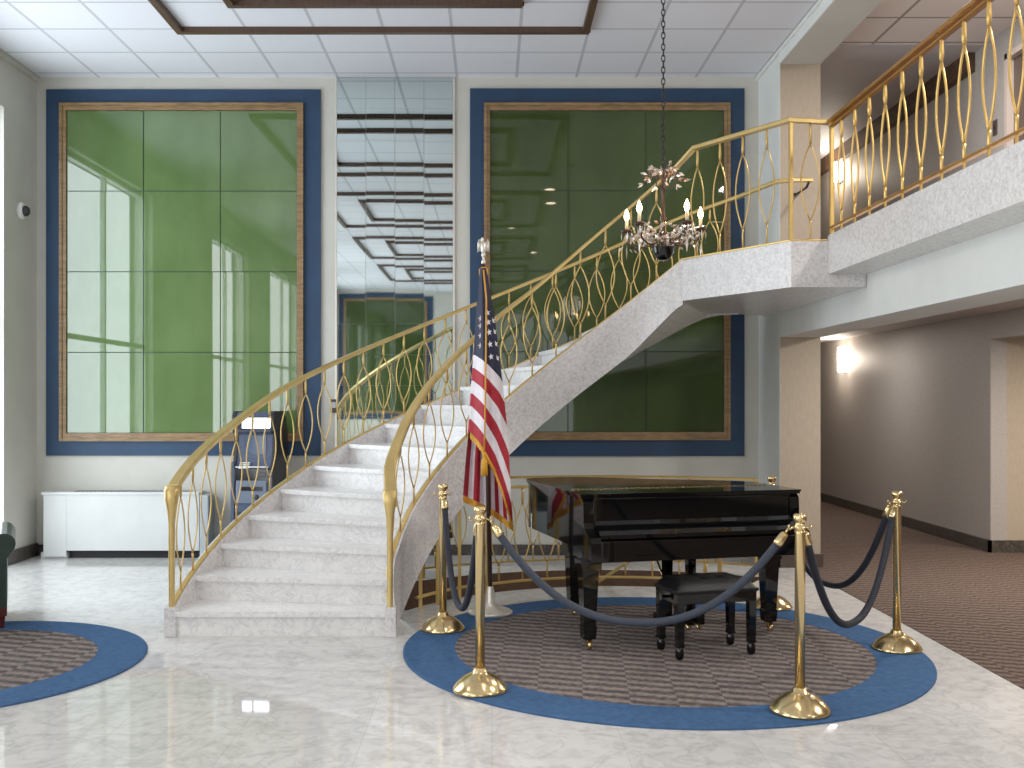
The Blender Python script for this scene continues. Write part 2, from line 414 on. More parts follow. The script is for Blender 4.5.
struct(MB().box((XC0 - .004, YR, 2.525), (XC0, 4.72, 2.80)), 'trim_2', 'marble_face')
# hall walls
struct(MB().box((5.23, 10.7, 0), (5.4, 17.2, 2.55)).box((5.23, YR, 2.24), (5.4, 10.7, 2.55)), 'wall_hall', 'wall_hall')
struct(MB().box((5.4, 10.7, 0), (8.2, 10.85, 2.3)), 'wall_alcove', 'wall_tan')
struct(MB().box((8.2, YR, 0), (8.35, 10.85, 2.4)), 'wall_right', 'wall_tan')
struct(MB().box((XC1 - .05, YB + .15, 0), (XC1, 17.2, ZC)), 'wall_hall_left', 'wall_hall')
struct(MB().box((XC1, 17.2, 0), (5.4, 17.35, ZC)), 'wall_hall_end', 'wall_hall')
YD0, YD1, ZD = 8.15, 9.16, 4.70
mb = MB().box((4.62, 9.16, ZF), (4.8, 17.2, ZC)).box((4.62, YR, ZF), (4.8, YD0, ZC)).box((4.62, YD0, ZD), (4.8, YD1, ZC))
struct(mb, 'wall_upper_hall', 'wall_hall')
d = struct(MB().box((4.66, YD0 + .05, ZF), (4.71, YD1 - .05, ZD - .05)), 'door_1', 'door')
MB().box((4.60, YD0, ZF), (4.72, YD0 + .05, ZD)).box((4.60, YD1 - .05, ZF), (4.72, YD1, ZD)).box((4.60, YD0, ZD - .05), (4.72, YD1, ZD)).build('door_frame', 'door_frame', d)
MB().ball((4.63, YD1 - .14, ZF + 1.0), .03).build('door_knob', 'brass_polish', d)
struct(MB().box((4.54, 9.75, 4.74), (4.62, 17.2, ZC - .006)), 'trim_3', 'walnut')
# baseboards
struct(MB().box((XL, YB - .03, 0), (XC0, YB, .11)), 'baseboard_back', 'base_dark')
struct(MB().box((XL, 9.82, 0), (XL + .03, YB - .03, .13)), 'baseboard_left', 'base_dark')
struct(MB().box((5.2, 10.67, 0), (5.23, 17.2, .13)).box((5.2, 10.67, 0), (8.2, 10.7, .13)), 'baseboard_hall', 'base_dark')
struct(MB().box((XC0 - .02, YC - .025, 0), (XC1 + .02, YC, .13)).box((XC0 - .025, YC - .025, 0), (XC0 - .004, YB - .03, .13)), 'baseboard_column', 'base_brown')
# walnut frames on the ceiling
for n, (ya, yb) in enumerate(((9.154, 6.08), (4.74, 1.66), (.31, -2.77), (-4.1, -7.2))):
    mb = MB()
    for x0, x1, y0, y1 in ((-2.823, .87, yb, ya), (-2.21, .255, yb + .6155, ya - .6155)):
        w_, h_ = .06, .052
        mb.box((x0, y1 - w_, ZC - h_), (x1, y1, ZC)).box((x0, y0, ZC - h_), (x1, y0 + w_, ZC))
        mb.box((x0, y0 + w_, ZC - h_), (x0 + w_, y1 - w_, ZC)).box((x1 - w_, y0 + w_, ZC - h_), (x1, y1 - w_, ZC))
        mb.box((x0 - .015, y1 - .01, ZC - .03), (x1 + .015, y1 + .015, ZC))
    struct(mb, 'trim_%d' % (4 + n), 'walnut')
struct(MB().box((XL, YR, ZC - .05), (XL + .03, YB, ZC)), 'trim_8', 'wall')

# ------------------------------------------------------------------ wall panels
def wall_panel(px, label, green, yb=YB, sgn=-1, mirror_x=None):
    """px: outer blue, wood outer, green inner rectangles in photograph pixels at the back wall"""
    def P(x, y): q = at(x, y, YB); return q.x, q.z
    (bx0, by0, bx1, by1), (wx0, wy0, wx1, wy1), (gx0, gy0, gx1, gy1) = px
    def R(x0, y0, x1, y1):
        a = P(x0, y1); b = P(x1, y0); return a[0], a[1], b[0], b[1]
    B = R(bx0, by0, bx1, by1); W = R(wx0, wy0, wx1, wy1); G = R(gx0, gy0, gx1, gy1)
    yb += sgn * .004; t = thing('framed_wall_art', label, 'wall decoration', ((B[0] + B[2]) / 2, yb, B[1]))
    def ring(O, I, y0, y1):
        m = MB(); a, b = min(y0, y1), max(y0, y1)
        m.box((O[0], a, I[3]), (O[2], b, O[3])).box((O[0], a, O[1]), (O[2], b, I[1]))
        m.box((O[0], a, I[1]), (I[0], b, I[3])).box((I[2], a, I[1]), (O[2], b, I[3])); return m
    s = sgn
    ring(B, W, yb, yb + s * .02).build('blue_border', 'blue', t)
    m = ring(W, G, yb, yb + s * .035)
    q = .03
    I2 = (W[0] + q, W[1] + q, W[2] - q, W[3] - q)
    m2 = ring(W, I2, yb + s * .03, yb + s * .05); m.v += m2.v; n0 = len(m.v) - len(m2.v)
    m.f += [[i + n0 for i in f] for f in m2.f]; m.m += m2.m; m.sm += m2.sm
    m.build('wood_molding', 'wood_gold', t)
    a, b = sorted((yb, yb + s * .006)); MB().box((G[0], a, G[1]), (G[2], b, G[3])).build('backing', 'green_gap', t)
    nx, nz = 3, 4; rnd = random.Random(int(bx0))
    for i in range(nx):
        for j in range(nz):
            x0 = G[0] + (G[2] - G[0]) * i / nx + .005; x1 = G[0] + (G[2] - G[0]) * (i + 1) / nx - .005
            z0 = G[1] + (G[3] - G[1]) * j / nz + .005; z1 = G[1] + (G[3] - G[1]) * (j + 1) / nz - .005
            tx, tz = rnd.uniform(-.0012, .0012), rnd.uniform(-.0012, .0012)
            cx, cz = (x0 + x1) / 2, (z0 + z1) / 2
            f = lambda x, z, e: (x, yb + s * (.014 + e) + (x - cx) * tx + (z - cz) * tz, z)
            K = [(x0, z0), (x1, z0), (x1, z1), (x0, z1)]
            mm = MB(); mm.add([f(x, z, 0) for x, z in K] + [f(x, z, -.007) for x, z in K], [(0, 1, 2, 3), (7, 6, 5, 4), (0, 4, 5, 1), (1, 5, 6, 2), (2, 6, 7, 3), (3, 7, 4, 0)])
            mm.build('panel_square', green, t)
    return t
LP = ((47, 90, 321, 455.5), (61, 104, 304, 441), (67.5, 111, 297.5, 433))
wall_panel(LP, 'large green panel in a blue border above the white radiator cover, left of the mirror', 'green')
wall_panel(((470, 89, 744, 456), (484, 104, 729.5, 440), (490, 111, 723.5, 432)), 'green panel in a blue border behind the stair, right of the mirror', 'green_shaded')
wall_panel(LP, 'green panel in a blue border on the far wall, seen only reflected in the mirror', 'green_shaded', YR, 1)

# mirror strip of four columns of tiles
mx0, mx1 = at(337, 0, YB).x, at(453, 0, YB).x
t = MB(); rnd = random.Random(3)
cw = (mx1 - mx0) / 4; nz = 15; zt = ZC - .004; zb = .16; rh = (zt - zb) / nz
coltilt = [.0005, -.0004, .0003, .0022]
for i in range(4):
    for j in range(nz):
        x0 = mx0 + cw * i + .002; x1 = x0 + cw - .004; z0 = zb + rh * j + .0008; z1 = z0 + rh - .0016
        tz = coltilt[i] + rnd.uniform(-.0004, .0004); tx = rnd.uniform(-.0006, .0006); cz = (z0 + z1) / 2; cx = (x0 + x1) / 2
        K = [(x0, z0), (x1, z0), (x1, z1), (x0, z1)]
        f = lambda x, z, e: (x, YB - .008 - e + (z - cz) * tz + (x - cx) * tx, z)
        t.add([f(x, z, .003) for x, z in K] + [f(x, z, -.003) for x, z in K], [(0, 1, 2, 3), (0, 4, 5, 1), (1, 5, 6, 2), (2, 6, 7, 3), (3, 7, 4, 0)])
        t.m[-5:] = [0] * 5
mir = thing('mirror_panel', 'tall mirror strip of narrow tile columns on the wall between two green panels', 'mirror', ((mx0 + mx1) / 2, YB, zb))
t.build('mirror_tiles', 'mirror', mir)
MB().box((mx0, YB - .005, zb), (mx1, YB, zt)).build('backing', 'plastic_white', mir)
MB().box((mx0 - .02, YB - .016, zb), (mx0, YB, zt)).box((mx1, YB - .016, zb), (mx1 + .02, YB, zt)).build('edge_strip', 'silver', mir)

# ------------------------------------------------------------------ curved staircase
STEP, RISE, NS = 7.3, .1725, 16
def r_in(th): return 1.71 + .09 * smooth01(th / 15) - .05 * smooth01((th - 92) / 20)
R_OUT = 3.17
SW = .07
def strip_in(th): return .195 + .0236 * th - .16 * max(0, 1 - th / 25) ** 1.2
def strip_out(th): return .195 + .0236 * th - .045 * smooth01((th - 40) / 30)
_sof = make_smooth([(0, -.30), (17.5, 0.02), (26.8, .285), (34.3, .50), (42, .69), (61.6, 1.19), (68.4, 1.36), (80, 1.64), (95, 1.99), (102, 2.21), (109.5, 2.432), (125, 2.434)], 3)
def soff(th): return max(0.0, _sof(th))
_rin = make_smooth([(-5, .78), (4, .97), (9, 1.07), (15.3, 1.22), (20.4, 1.40), (31, 1.69), (41, 1.92), (50.6, 2.14), (58, 2.32), (68.4, 2.55), (77, 2.78), (87, 3.05), (96, 3.28), (107, 3.56), (120, 3.9)], 4)
_rout = make_smooth([(-6, .88), (0, 1.0), (5.6, 1.155), (13, 1.31), (21, 1.49), (29, 1.69), (37, 1.86), (48, 2.096), (58, 2.31), (69, 2.56), (79, 2.79), (91, 3.07), (106, 3.43), (112, 3.52), (118, 3.62), (125, 3.7)], 4)
stair = thing('curved_staircase', 'curved white marble staircase sweeping up to the balcony', 'staircase', (C.x, C.y, 0))
END = STEP * (NS - 1)
for k in range(1, NS):
    a0, a1 = STEP * (k - 1), STEP * k + 1.2; z = RISE * k; mb = MB()
    ang = [a0 + (a1 - a0) * i / 4 for i in range(5)]
    def sec(zlo, zhi, A, nose=0):
        R_ = []
        for i, th in enumerate(A):
            ri, ro = r_in(th) - .005, R_OUT + .02
            p = [pol(th, ri, zlo), pol(th, ro, zlo), pol(th, ro, zhi), pol(th, ri, zhi)]
            if i == 0 and nose:
                dv = Vector((-math.sin(math.radians(th)), -math.cos(math.radians(th)), 0)) * nose
                p = [q + dv for q in p]
            R_.append(p)
        mb.loft(R_, smooth=False)
    sec(z - .035, z, ang, .028)
    zlo = max(0, min(z - RISE - .03, z - .04)) if k > 1 else 0.0
    sec(zlo, z - .035, [a0, a0 + .6])
    mb.build('step', 'marble', stair)
# stringers
def stringer(rf, top, bot, t0, t1, n=60, w=SW):
    rings = []
    for i in range(n + 1):
        th = t0 + (t1 - t0) * i / n; r = rf(th); zt_, zb_ = top(th), bot(th)
        rings.append([pol(th, r, zb_), pol(th, r + w, zb_), pol(th, r + w, zt_), pol(th, r, zt_)])
    return MB().loft(rings, smooth=False)
OEND = 115
def bt(th): return soff(th) - .01
stringer(lambda th: r_in(th) - SW + .035, strip_in, bt, 0, END, 72).build('inner_stringer', 'marble_face', stair)
stringer(lambda th: R_OUT - .01, strip_out, bt, 0, OEND, 72).build('outer_stringer', 'marble_face', stair)
mb = MB(); rings = []
for i in range(61):
    th = 17 + (END - 17) * i / 60
    rings.append([pol(th, r_in(th), soff(th)), pol(th, R_OUT + .02, soff(th)), pol(th, R_OUT + .02, soff(th) + .03), pol(th, r_in(th), soff(th) + .03)])
mb.loft(rings, smooth=False); mb.build('soffit', 'white_plaster', stair)
K0 = pol(END, r_in(END) - .035)
kink = (K0.x, K0.y); corner = (2.20, 7.50)
o16 = pol(END, R_OUT + SW); oE = pol(OEND, R_OUT + SW)
poly = [kink, corner, (XC0 - .006, 7.50), (XC0 - .006, YC + .3), (2.5, YC + .25), (oE.x, oE.y), (o16.x, o16.y)]
ZLB = 2.43
MB().prism(poly, ZLB, ZF - .012).build('landing_slab', 'marble_face', stair)
for r_, nm in ((r_in(0) - .004, 'inner'), (R_OUT + .022, 'outer')):
    p = pol(0, r_); MB().bbox((p.x - .039, p.y - .03, 0), (p.x + .039, p.y + .06, .20), .006).build('newel_block', 'marble_face', stair)
# nosing of the last step
for zz, a, nose in ((NS * RISE, END, .028),):
    mb = MB(); dv = Vector((-math.sin(math.radians(a)), -math.cos(math.radians(a)), 0)) * nose
    A = [pol(a, r_in(a) + .02), pol(a, R_OUT), pol(a + 1, R_OUT), pol(a + 1, r_in(a) + .02)]
    A[0] += dv; A[1] += dv
    mb.prism([(p.x, p.y) for p in A], zz - .035, zz + .009)
    B = [pol(a, r_in(a) + .02), pol(a, R_OUT), pol(a + .6, R_OUT), pol(a + .6, r_in(a) + .02)]
    mb.prism([(p.x, p.y) for p in B], zz - RISE - .03, zz - .03); mb.build('step', 'marble', stair)

# ------------------------------------------------------------------ railings
def baluster_mb(p, z0, z1, t, hw=.078, r=.0055, bar=None):
    """eye-shaped gilt baluster from z0 to z1 at p; t = direction along the rail"""
    H = z1 - z0; bar = bar or H * .17
    t = Vector((t[0], t[1], 0)).normalized(); b = Vector((p[0], p[1], 0))
    mb = MB(); za, zb_ = z0 + bar, z1 - bar
    mb.tube([b + Vector((0, 0, z0)), b + Vector((0, 0, za - .03)), b + Vector((0, 0, za))], [r * 1.25, r * 1.25, r * 1.6], 6)
    mb.tube([b + Vector((0, 0, zb_)), b + Vector((0, 0, zb_ + .05)), b + Vector((0, 0, z1 - .03)), b + Vector((0, 0, z1))], [r * 1.5, r * 2.0, r * 1.5, r * 1.3], 6)
    for s in (-1, 1):
        pts = []
        for i in range(11):
            u = i / 10; w = hw * math.sin(PI * u) ** .9
            pts.append(b + t * (s * w) + Vector((0, 0, za + (zb_ - za) * u)))
        mb.tube(pts, r, 6)
    return mb
def path_dir(pts, i):
    a = Vector(pts[max(0, i - 1)]); b = Vector(pts[min(len(pts) - 1, i + 1)]); return b - a

def newel(mb, th, r, ztop):
    p = pol(th, r); t = Vector((math.sin(math.radians(th)), math.cos(math.radians(th)), 0))
    # flared top that curls down into a slim post
    ring = []
    for z, w, d, o in ((ztop + .015, .055, .03, .05), (ztop + .012, .088, .06, .02), (ztop - .02, .094, .07, 0), (ztop - .08, .082, .064, -.004), (ztop - .16, .056, .05, .0), (ztop - .24, .040, .040, .0), (.20, .036, .036, 0), (.185, .036, .036, 0)):
        n_ = Vector((-t.y, t.x, 0)); q = p + t * o
        ring.append([Vector((q.x, q.y, z)) + n_ * (sx * w / 2) + t * (sy * d / 2) for sx, sy in ((-1, -.6), (-.6, -1), (.6, -1), (1, -.6), (1, .6), (.6, 1), (-.6, 1), (-1, .6))])
    mb.loft(ring)
# inner (right hand) railing continues round the landing edge to the balcony
inr = thing('stair_railing', 'gold railing along the inner curve of the marble stair, in front of the flag and chandelier wall', 'railing', tuple(pol(0, r_in(0))))
inr['label'] = 'gold railing on the near curved edge of the stair, rising behind the flag and chandelier'
rc = lambda th: r_in(th) - .005
pts = [pol(th, rc(th), _rin(th)) for th in [1.0 + i * (END - 3) / 70 for i in range(71)]]
kp = Vector((kink[0] + .075, kink[1] - .09, 3.70)); cp = Vector((2.20, 7.53, 3.685)); bp = Vector((XF + .02, 7.52, 3.665))
ws = [.085 - .03 * smooth01(i / 45) for i in range(71)]
path = pts + [kp, kp.lerp(cp, .5), cp, bp]
MB().rail(path, ws + [.055] * 4, .034).build('handrail', 'brass_pale', inr)
sp = [pol(th, r_in(th) + .0, strip_in(th) + .012) for th in [i * END / 70 for i in range(71)]] + [Vector((kink[0] + .01, kink[1] + .01, ZF + .005)), Vector((corner[0], corner[1] + .035, ZF + .005)), Vector((XF, 7.535, ZF + .005))]
MB().rail(sp, .038, .014).build('bottom_strip', 'brass', inr)
mb = MB(); newel(mb, .2, r_in(0), .985); mb.build('newel_post', 'brass_pale', inr)
th = 5.5
while th < END - 2:
    tan = (math.sin(math.radians(th)), math.cos(math.radians(th)))
    baluster_mb(pol(th, rc(th)), strip_in(th), _rin(th) - .03, tan).build('baluster', 'brass', inr); th += 6.9
for u in (.13, .36, .58, .80):
    q = Vector((kink[0] + .02, kink[1] - .0, 0)).lerp(Vector((2.2, 7.535, 0)), u)
    baluster_mb(q, ZF - .005, 3.67, (cp - kp)[:2]).build('baluster', 'brass', inr)
baluster_mb((2.35, 7.53), ZF - .005, 3.64, (1, 0), hw=.07).build('baluster', 'brass', inr)
MB().bbox((2.192, 7.515, ZF - .005), (2.222, 7.545, 3.66), .006).build('corner_post', 'brass', inr)
# outer (left hand) railing ends in a bracket on the column
outr = thing('stair_railing', 'gold railing on the far curved edge of the stair, passing the lit machine and mirror', 'railing', tuple(pol(0, R_OUT)))
ro = R_OUT + .02
angs = [.8 + i * (OEND - .8) / 80 for i in range(81)]
path = [pol(t_, ro, _rout(t_)) for t_ in angs]
path += [Vector((2.62, 9.40, 3.63)), Vector((2.74, 9.33, 3.63)), Vector((2.93, 9.33, 3.63))]
MB().rail(path, [.085 - .03 * smooth01(i / 50) for i in range(81)] + [.055] * 3, .034).build('handrail', 'brass_pale', outr)
MB().rail([pol(t_, ro, strip_out(t_) + .012) for t_ in [i * OEND / 80 for i in range(81)]], .038, .014).build('bottom_strip', 'brass', outr)
mb = MB(); newel(mb, .2, ro, 1.005); mb.build('newel_post', 'brass_pale', outr)
MB().tube([(2.90, 9.33, 3.60), (2.90, 9.40, 3.56), (2.90, YC, 3.56)], .012).lathe([(.0, 0), (.03, 0), (.03, .012)], (2.90, YC - .02, 3.56)).build('wall_bracket', 'bronze', outr)
th = 3.4
while th < OEND - 1:
    tan = (math.sin(math.radians(th)), math.cos(math.radians(th)))
    baluster_mb(pol(th, ro), strip_out(th), _rout(th) - .03, tan, hw=.08).build('baluster', 'brass', outr); th += 3.95
# balcony railing
balc = thing('balcony_railing', 'gold railing with eye shaped balusters along the edge of the upper balcony', 'railing', (XF + .03, 7.5, 2.81))
XR = XF + .02
MB().rail([(XR, 7.50, 3.665), (XR, 4.1, 3.665)], .05, .03).build('handrail', 'brass_rail', balc)
MB().rail([(XR, 7.50, 3.615), (XR, 4.1, 3.615)], .03, .016).build('under_rail', 'brass_rail', balc)
MB().rail([(XR, 7.49, 2.875), (XR, 4.1, 2.875)], .03, .02).build('bottom_rail', 'brass_rail', balc)
MB().bbox((XR - .015, 7.46, 2.81), (XR + .015, 7.49, 3.64), .006).build('post', 'brass_warm', balc)
bal0 = None; yy = 7.27
while yy > 4.2:
    if bal0 is None:
        bal0 = baluster_mb((XR, yy), 2.815, 3.61, (0, 1), hw=.068, r=.0075, bar=.135).build('baluster', 'brass_warm', balc)
    else:
        o = bal0.copy(); COL.objects.link(o); o.location = (0, yy - 7.27, 0)
    yy -= .27
MB().bbox((XF + .005, 4.05, 2.81), (XF + .05, 4.09, 3.65), .005).build('post', 'brass_warm', balc)
# floor railings round the basement stair
def well_rail(label, r, t0, t1, zt, n, low=None):
    t = thing('stairwell_railing', label, 'railing', tuple(pol((t0 + t1) / 2, r)))
    A = [t0 + (t1 - t0) * i / 30 for i in range(31)]
    MB().rail([pol(a, r, zt) for a in A], .04, .022).build('handrail', 'brass', t)
    MB().rail([pol(a, r, .10) for a in A], .03, .018).build('bottom_rail', 'brass', t)
    for a in (t0, t1): p = pol(a, r); MB().bbox((p.x - .016, p.y - .016, 0), (p.x + .016, p.y + .016, zt - .01), .004).build('post', 'brass', t)
    for i in range(n):
        a = t0 + (t1 - t0) * (i + .5) / n
        baluster_mb(pol(a, r), .09, zt - .02, (math.sin(math.radians(a)), math.cos(math.radians(a))), hw=.075, r=.006, bar=.14).build('baluster', 'brass', t)
    return t
well_rail('low gold railing beside the piano, on the near edge of the floor opening', 1.80, 54, 119, .885, 9)
well_rail('low gold railing under the stair, on the far edge of the floor opening', 2.78, 54, 120, .885, 13)
t = thing('stairwell_railing', 'short gold railing stub tucked under the lowest part of the stair', 'railing', tuple(pol(34, 1.81)))
MB().rail([pol(28 + i * 2, 1.81, .105) for i in range(13)], .03, .018).build('bottom_rail', 'brass', t)
for a in (30, 37, 45, 51): p = pol(a, 1.81); MB().bbox((p.x - .014, p.y - .014, 0), (p.x + .014, p.y + .014, min(.85, soff(a) - .03)), .004).build('post', 'brass', t)
# handrail running down into the opening
t = thing('descending_handrail', 'slanting gold handrail running down into the floor opening behind the piano leg', 'handrail', tuple(pol(100, 2.15)))
MB().rail([pol(118, 2.1, .62), pol(112, 2.1, .62), pol(82, 2.1, -.12)], .04, .03).build('rail', 'brass_pale', t)
MB().tube([pol(113, 2.1, .6), pol(113, 2.1, -.3)], .012).build('post', 'brass', t)
# carpeted steps going down
bs = thing('basement_steps', 'brown carpeted steps going down into the floor opening under the stair', 'stairs', tuple(pol(118, 2.3, 0)))
for k in range(9):
    a1 = HT1 - k * 7.0; a0 = a1 - 7.6; z = -.17 * (k + 1)
    rg = [[pol(a, HR0 + .01, z - .17), pol(a, HR1 - .01, z - .17), pol(a, HR1 - .01, z), pol(a, HR0 + .01, z)] for a in (a1 - .2, (a0 + a1) / 2, a0)]
    MB().loft(rg, smooth=False).build('step', 'brown_carpet', bs)

# ------------------------------------------------------------------ round rugs
def rug(loc, R, Ri, label):
    t = thing('round_rug', label, 'rug', (loc[0], loc[1], 0))
    MB().lathe([(Ri, .001), (R, .001), (R, .010), (R - .012, .014), (Ri, .014), (Ri, .001)], n=96, smooth=False).build('blue_border', 'rug_blue', t, True)
    MB().lathe([(0.001, .001), (Ri, .001), (Ri, .013), (.001, .013)], n=96, smooth=False).build('woven_field', 'rug', t, True)
    return t
rug((1.077, 6.58), 1.645, 1.315, 'large round grey rug with blue border under the grand piano')
rug((-3.31, 6.18), 1.16, .86, 'round grey rug with blue border on the bare floor before the armchair')

# ------------------------------------------------------------------ stanchions and ropes
ST = [(-.065, 5.58), (-.339, 7.05), (1.57, 5.20), (2.58, 6.50), (2.14, 7.80)]
SLAB = ['brass stanchion nearest the flag, at the near left of the piano rug', 'brass stanchion beside the foot of the stair, behind the flag',
        'brass stanchion at the front of the piano rug, right of the bench', 'brass stanchion at the right edge of the rug by the brown carpet',
        'brass stanchion mostly hidden behind the right leg of the piano']
SLAB[1] = 'brass stanchion on the rug edge beside the foot of the stair, left of the flagpole'
st0 = thing('stanchion', SLAB[0], 'stanchion', (ST[0][0], ST[0][1], .0145), group='brass stanchions round the piano')
MB().lathe([(.001, 0), (.152, 0), (.154, .010), (.147, .022), (.122, .050), (.092, .074), (.062, .090), (.042, .098), (.036, .118), (.027, .124)], n=40).build('base', 'brass_polish', st0, True)
MB().lathe([(.026, .115), (.026, .90), (.027, .905), (.027, .925)], n=24).build('pole', 'brass_polish', st0, True)
mb = MB().lathe([(.026, .92), (.029, .925), (.029, .945), (.024, .95), (.024, .965), (.033, .972), (.035, .985), (.033, 1.0), (.028, 1.004), (.001, 1.005)], n=24)
mb.build('cap', 'brass_polish', st0, True)
mb = MB()
for k in range(4):
    a = k * PI / 2; c_, s_ = math.cos(a), math.sin(a)
    mb.tube([(c_ * r_, s_ * r_, z) for r_, z in ((.024, .935), (.04, .935), (.052, .925), (.058, .938), (.055, .950))], .0055, 6)
mb.lathe([(.022, .928), (.031, .930), (.031, .940), (.022, .942)], n=20); mb.build('hook_ring', 'brass_polish', st0, True)
stan = [st0]
for i in range(1, 5):
    o = st0.copy(); COL.objects.link(o); o.location = (ST[i][0], ST[i][1], .0145); o['label'] = SLAB[i]; stan.append(o)
    for ch in list(st0.children):
        q = ch.copy(); COL.objects.link(q); q.parent = o
def rope(i, j, sag, label, m='rope'):
    a = Vector((*ST[i], .945)); b = Vector((*ST[j], .945)); d = (b - a); d.z = 0; L_ = d.length; d.normalize()
    a = a + d * .055; b = b - d * .055
    cur = []
    for k in range(49):
        u = k / 48; s = 2 * u - 1
        p = a.lerp(b, u); p.z -= sag * (1 - (abs(s) ** 2.3)); cur.append(p)
    t = thing('velvet_rope', label, 'rope', tuple((cur[24])), group='velvet ropes round the piano')
    # leave the ends for the metal ferrules
    def cut(pts, l):
        acc = 0
        for k in range(len(pts) - 1):
            dl = (pts[k + 1] - pts[k]).length
            if acc + dl >= l: return k, pts[k].lerp(pts[k + 1], (l - acc) / dl)
            acc += dl
    k0, p0 = cut(cur, .10); k1, p1 = cut(cur[::-1], .10)
    h0, q0 = cut(cur, .03); h1, q1 = cut(cur[::-1], .03)
    body = [p0] + cur[k0 + 1:len(cur) - 1 - k1] + [p1]
    MB().tube(body, .021, 10).build('rope_cord', m, t)
    for q, p, e in ((q0, p0, cur[0]), (q1, p1, cur[-1])):
        dd = (p - q).normalized()
        MB().tube([q, q + dd * .012, p - dd * .012, p + dd * .004], [.014, .022, .025, .025], 12).tube([q, e.lerp(q, .5), e], .006, 6).build('end_cap', 'brass_polish', t)
    return t
rope(0, 1, .62, 'dark blue velvet rope drooping in a deep loop below the flag', 'rope_shaded')
rope(0, 2, .52, 'long blue velvet rope swagged across in front of the piano')
rope(2, 3, .62, 'navy velvet rope between the two stanchions right of the piano, nearer loop', 'rope_shaded')
rope(3, 4, .64, 'navy velvet rope running behind the right end of the piano', 'rope_shaded')

# ------------------------------------------------------------------ flag and pole
FX, FY = -.012, 7.59
fp = thing('flagpole', 'dark wooden flagpole with pale eagle finial standing on a round base at the rug edge', 'flagpole', (FX, FY, .0145))
tip = at(483.5, 262, 7.59)
base = Vector((FX, FY, .0145))
MB().tube([base + Vector((0, 0, .10)), base.lerp(tip, .55), tip], [.017, .017, .014], 12).build('pole', 'pole', fp)
MB().lathe([(.001, 0), (.165, 0), (.165, .015), (.15, .025), (.08, .04), (.045, .06), (.032, .09), (.029, .17), (.024, .18), (.022, .20)], tuple(base), 32).build('base', 'silver', fp)
e = tip
mb = MB().lathe([(.014, -.02), (.022, -.01), (.022, .01), (.012, .02), (.012, .04), (.02, .05)], tuple(e), 14)
mb.ball((e.x, e.y, e.z + .06), .024)
mb.ball((e.x, e.y, e.z + .125), (.032, .032, .055))
mb.ball((e.x - .012, e.y - .01, e.z + .19), (.019, .019, .022))
mb.tube([(e.x - .03, e.y - .012, e.z + .190), (e.x - .048, e.y - .018, e.z + .176)], [.008, .002], 6)
for s in (-1, 1):
    mb.loft([[(e.x + s * x, e.y + dy, z + e.z) for x, z, dy in ((.02, .165, -.01), (.02, .10, -.01), (.03, .10, .014), (.03, .165, .014))],
             [(e.x + s * x, e.y + dy, z + e.z) for x, z, dy in ((.045, .20, -.006), (.05, .09, -.006), (.052, .09, .01), (.047, .20, .01))],
             [(e.x + s * x, e.y + dy, z + e.z) for x, z, dy in ((.060, .17, 0), (.062, .08, 0), (.063, .08, .006), (.061, .17, .006))]])
mb.v = [Vector((e.x + (v.x - e.x) * .72, e.y + (v.y - e.y) * .8, e.z + (v.z - e.z) * .86)) for v in mb.v]; mb.build('eagle_finial', 'silver', fp)
# the flag: a front sheet that falls diagonally and a back sheet below it
flag = thing('flag', 'american flag hanging in folds from its pole, gold fringed', 'flag', tuple(at(484, 272, 7.56)))
flag['label'] = 'draped red, white and blue flag with white stars and gold fringe on a pole'
xlT = [(268, 479.5), (300, 478), (330, 476.3), (355, 474.8), (390, 472.5), (440, 469.5)]
xrT = [(268, 487), (290, 490), (310, 493.5), (330, 497.5), (355, 502.5), (390, 508.5), (412, 511), (440, 513.5)]
DT = [(0, 0), (7, 7.5), (14, 17), (24.6, 36), (33, 59), (41, 86), (46, 106)]
def fr(w, t, off=0):
    xl, xr = interp(xlT, w), interp(xrT, w); x = xl + t * (xr - xl)
    k = .62 * smooth01((w - 300) / 60) + .38 * smooth01((w - 355) / 70)
    y = w + k * interp(DT, x - xl)
    wd = min(1, (w - 262) / 110)
    Y = 7.545 - .055 * wd * math.sin(PI * min(1, t * 1.05)) + .020 * wd * math.sin(t * 13 + .5) + .030 * (abs(t - .5) * 2) ** 3 - off
    return at(x, y, Y)
rows = [268 + (355 - 268) * i / 16 for i in range(17)]
st = 12.8; srows = [355 + st * i / 4 for i in range(1, 25)]
W = rows + srows; NT = 20
mb = MB()
vs = [fr(w, j / NT) for w in W for j in range(NT + 1)]
for i in range(len(W) - 1):
    wm = (W[i] + W[i + 1]) / 2
    mi = 2 if wm < 355 else (1 if int((wm - 355) // st) % 2 == 0 else 0)
    mb.add(vs, [], 0) if False else None
    mb.add([vs[i * (NT + 1) + j] for j in range(NT + 1)] + [vs[(i + 1) * (NT + 1) + j] for j in range(NT + 1)],
           [(j, j + 1, NT + 2 + j, NT + 1 + j) for j in range(NT)], mi, True)
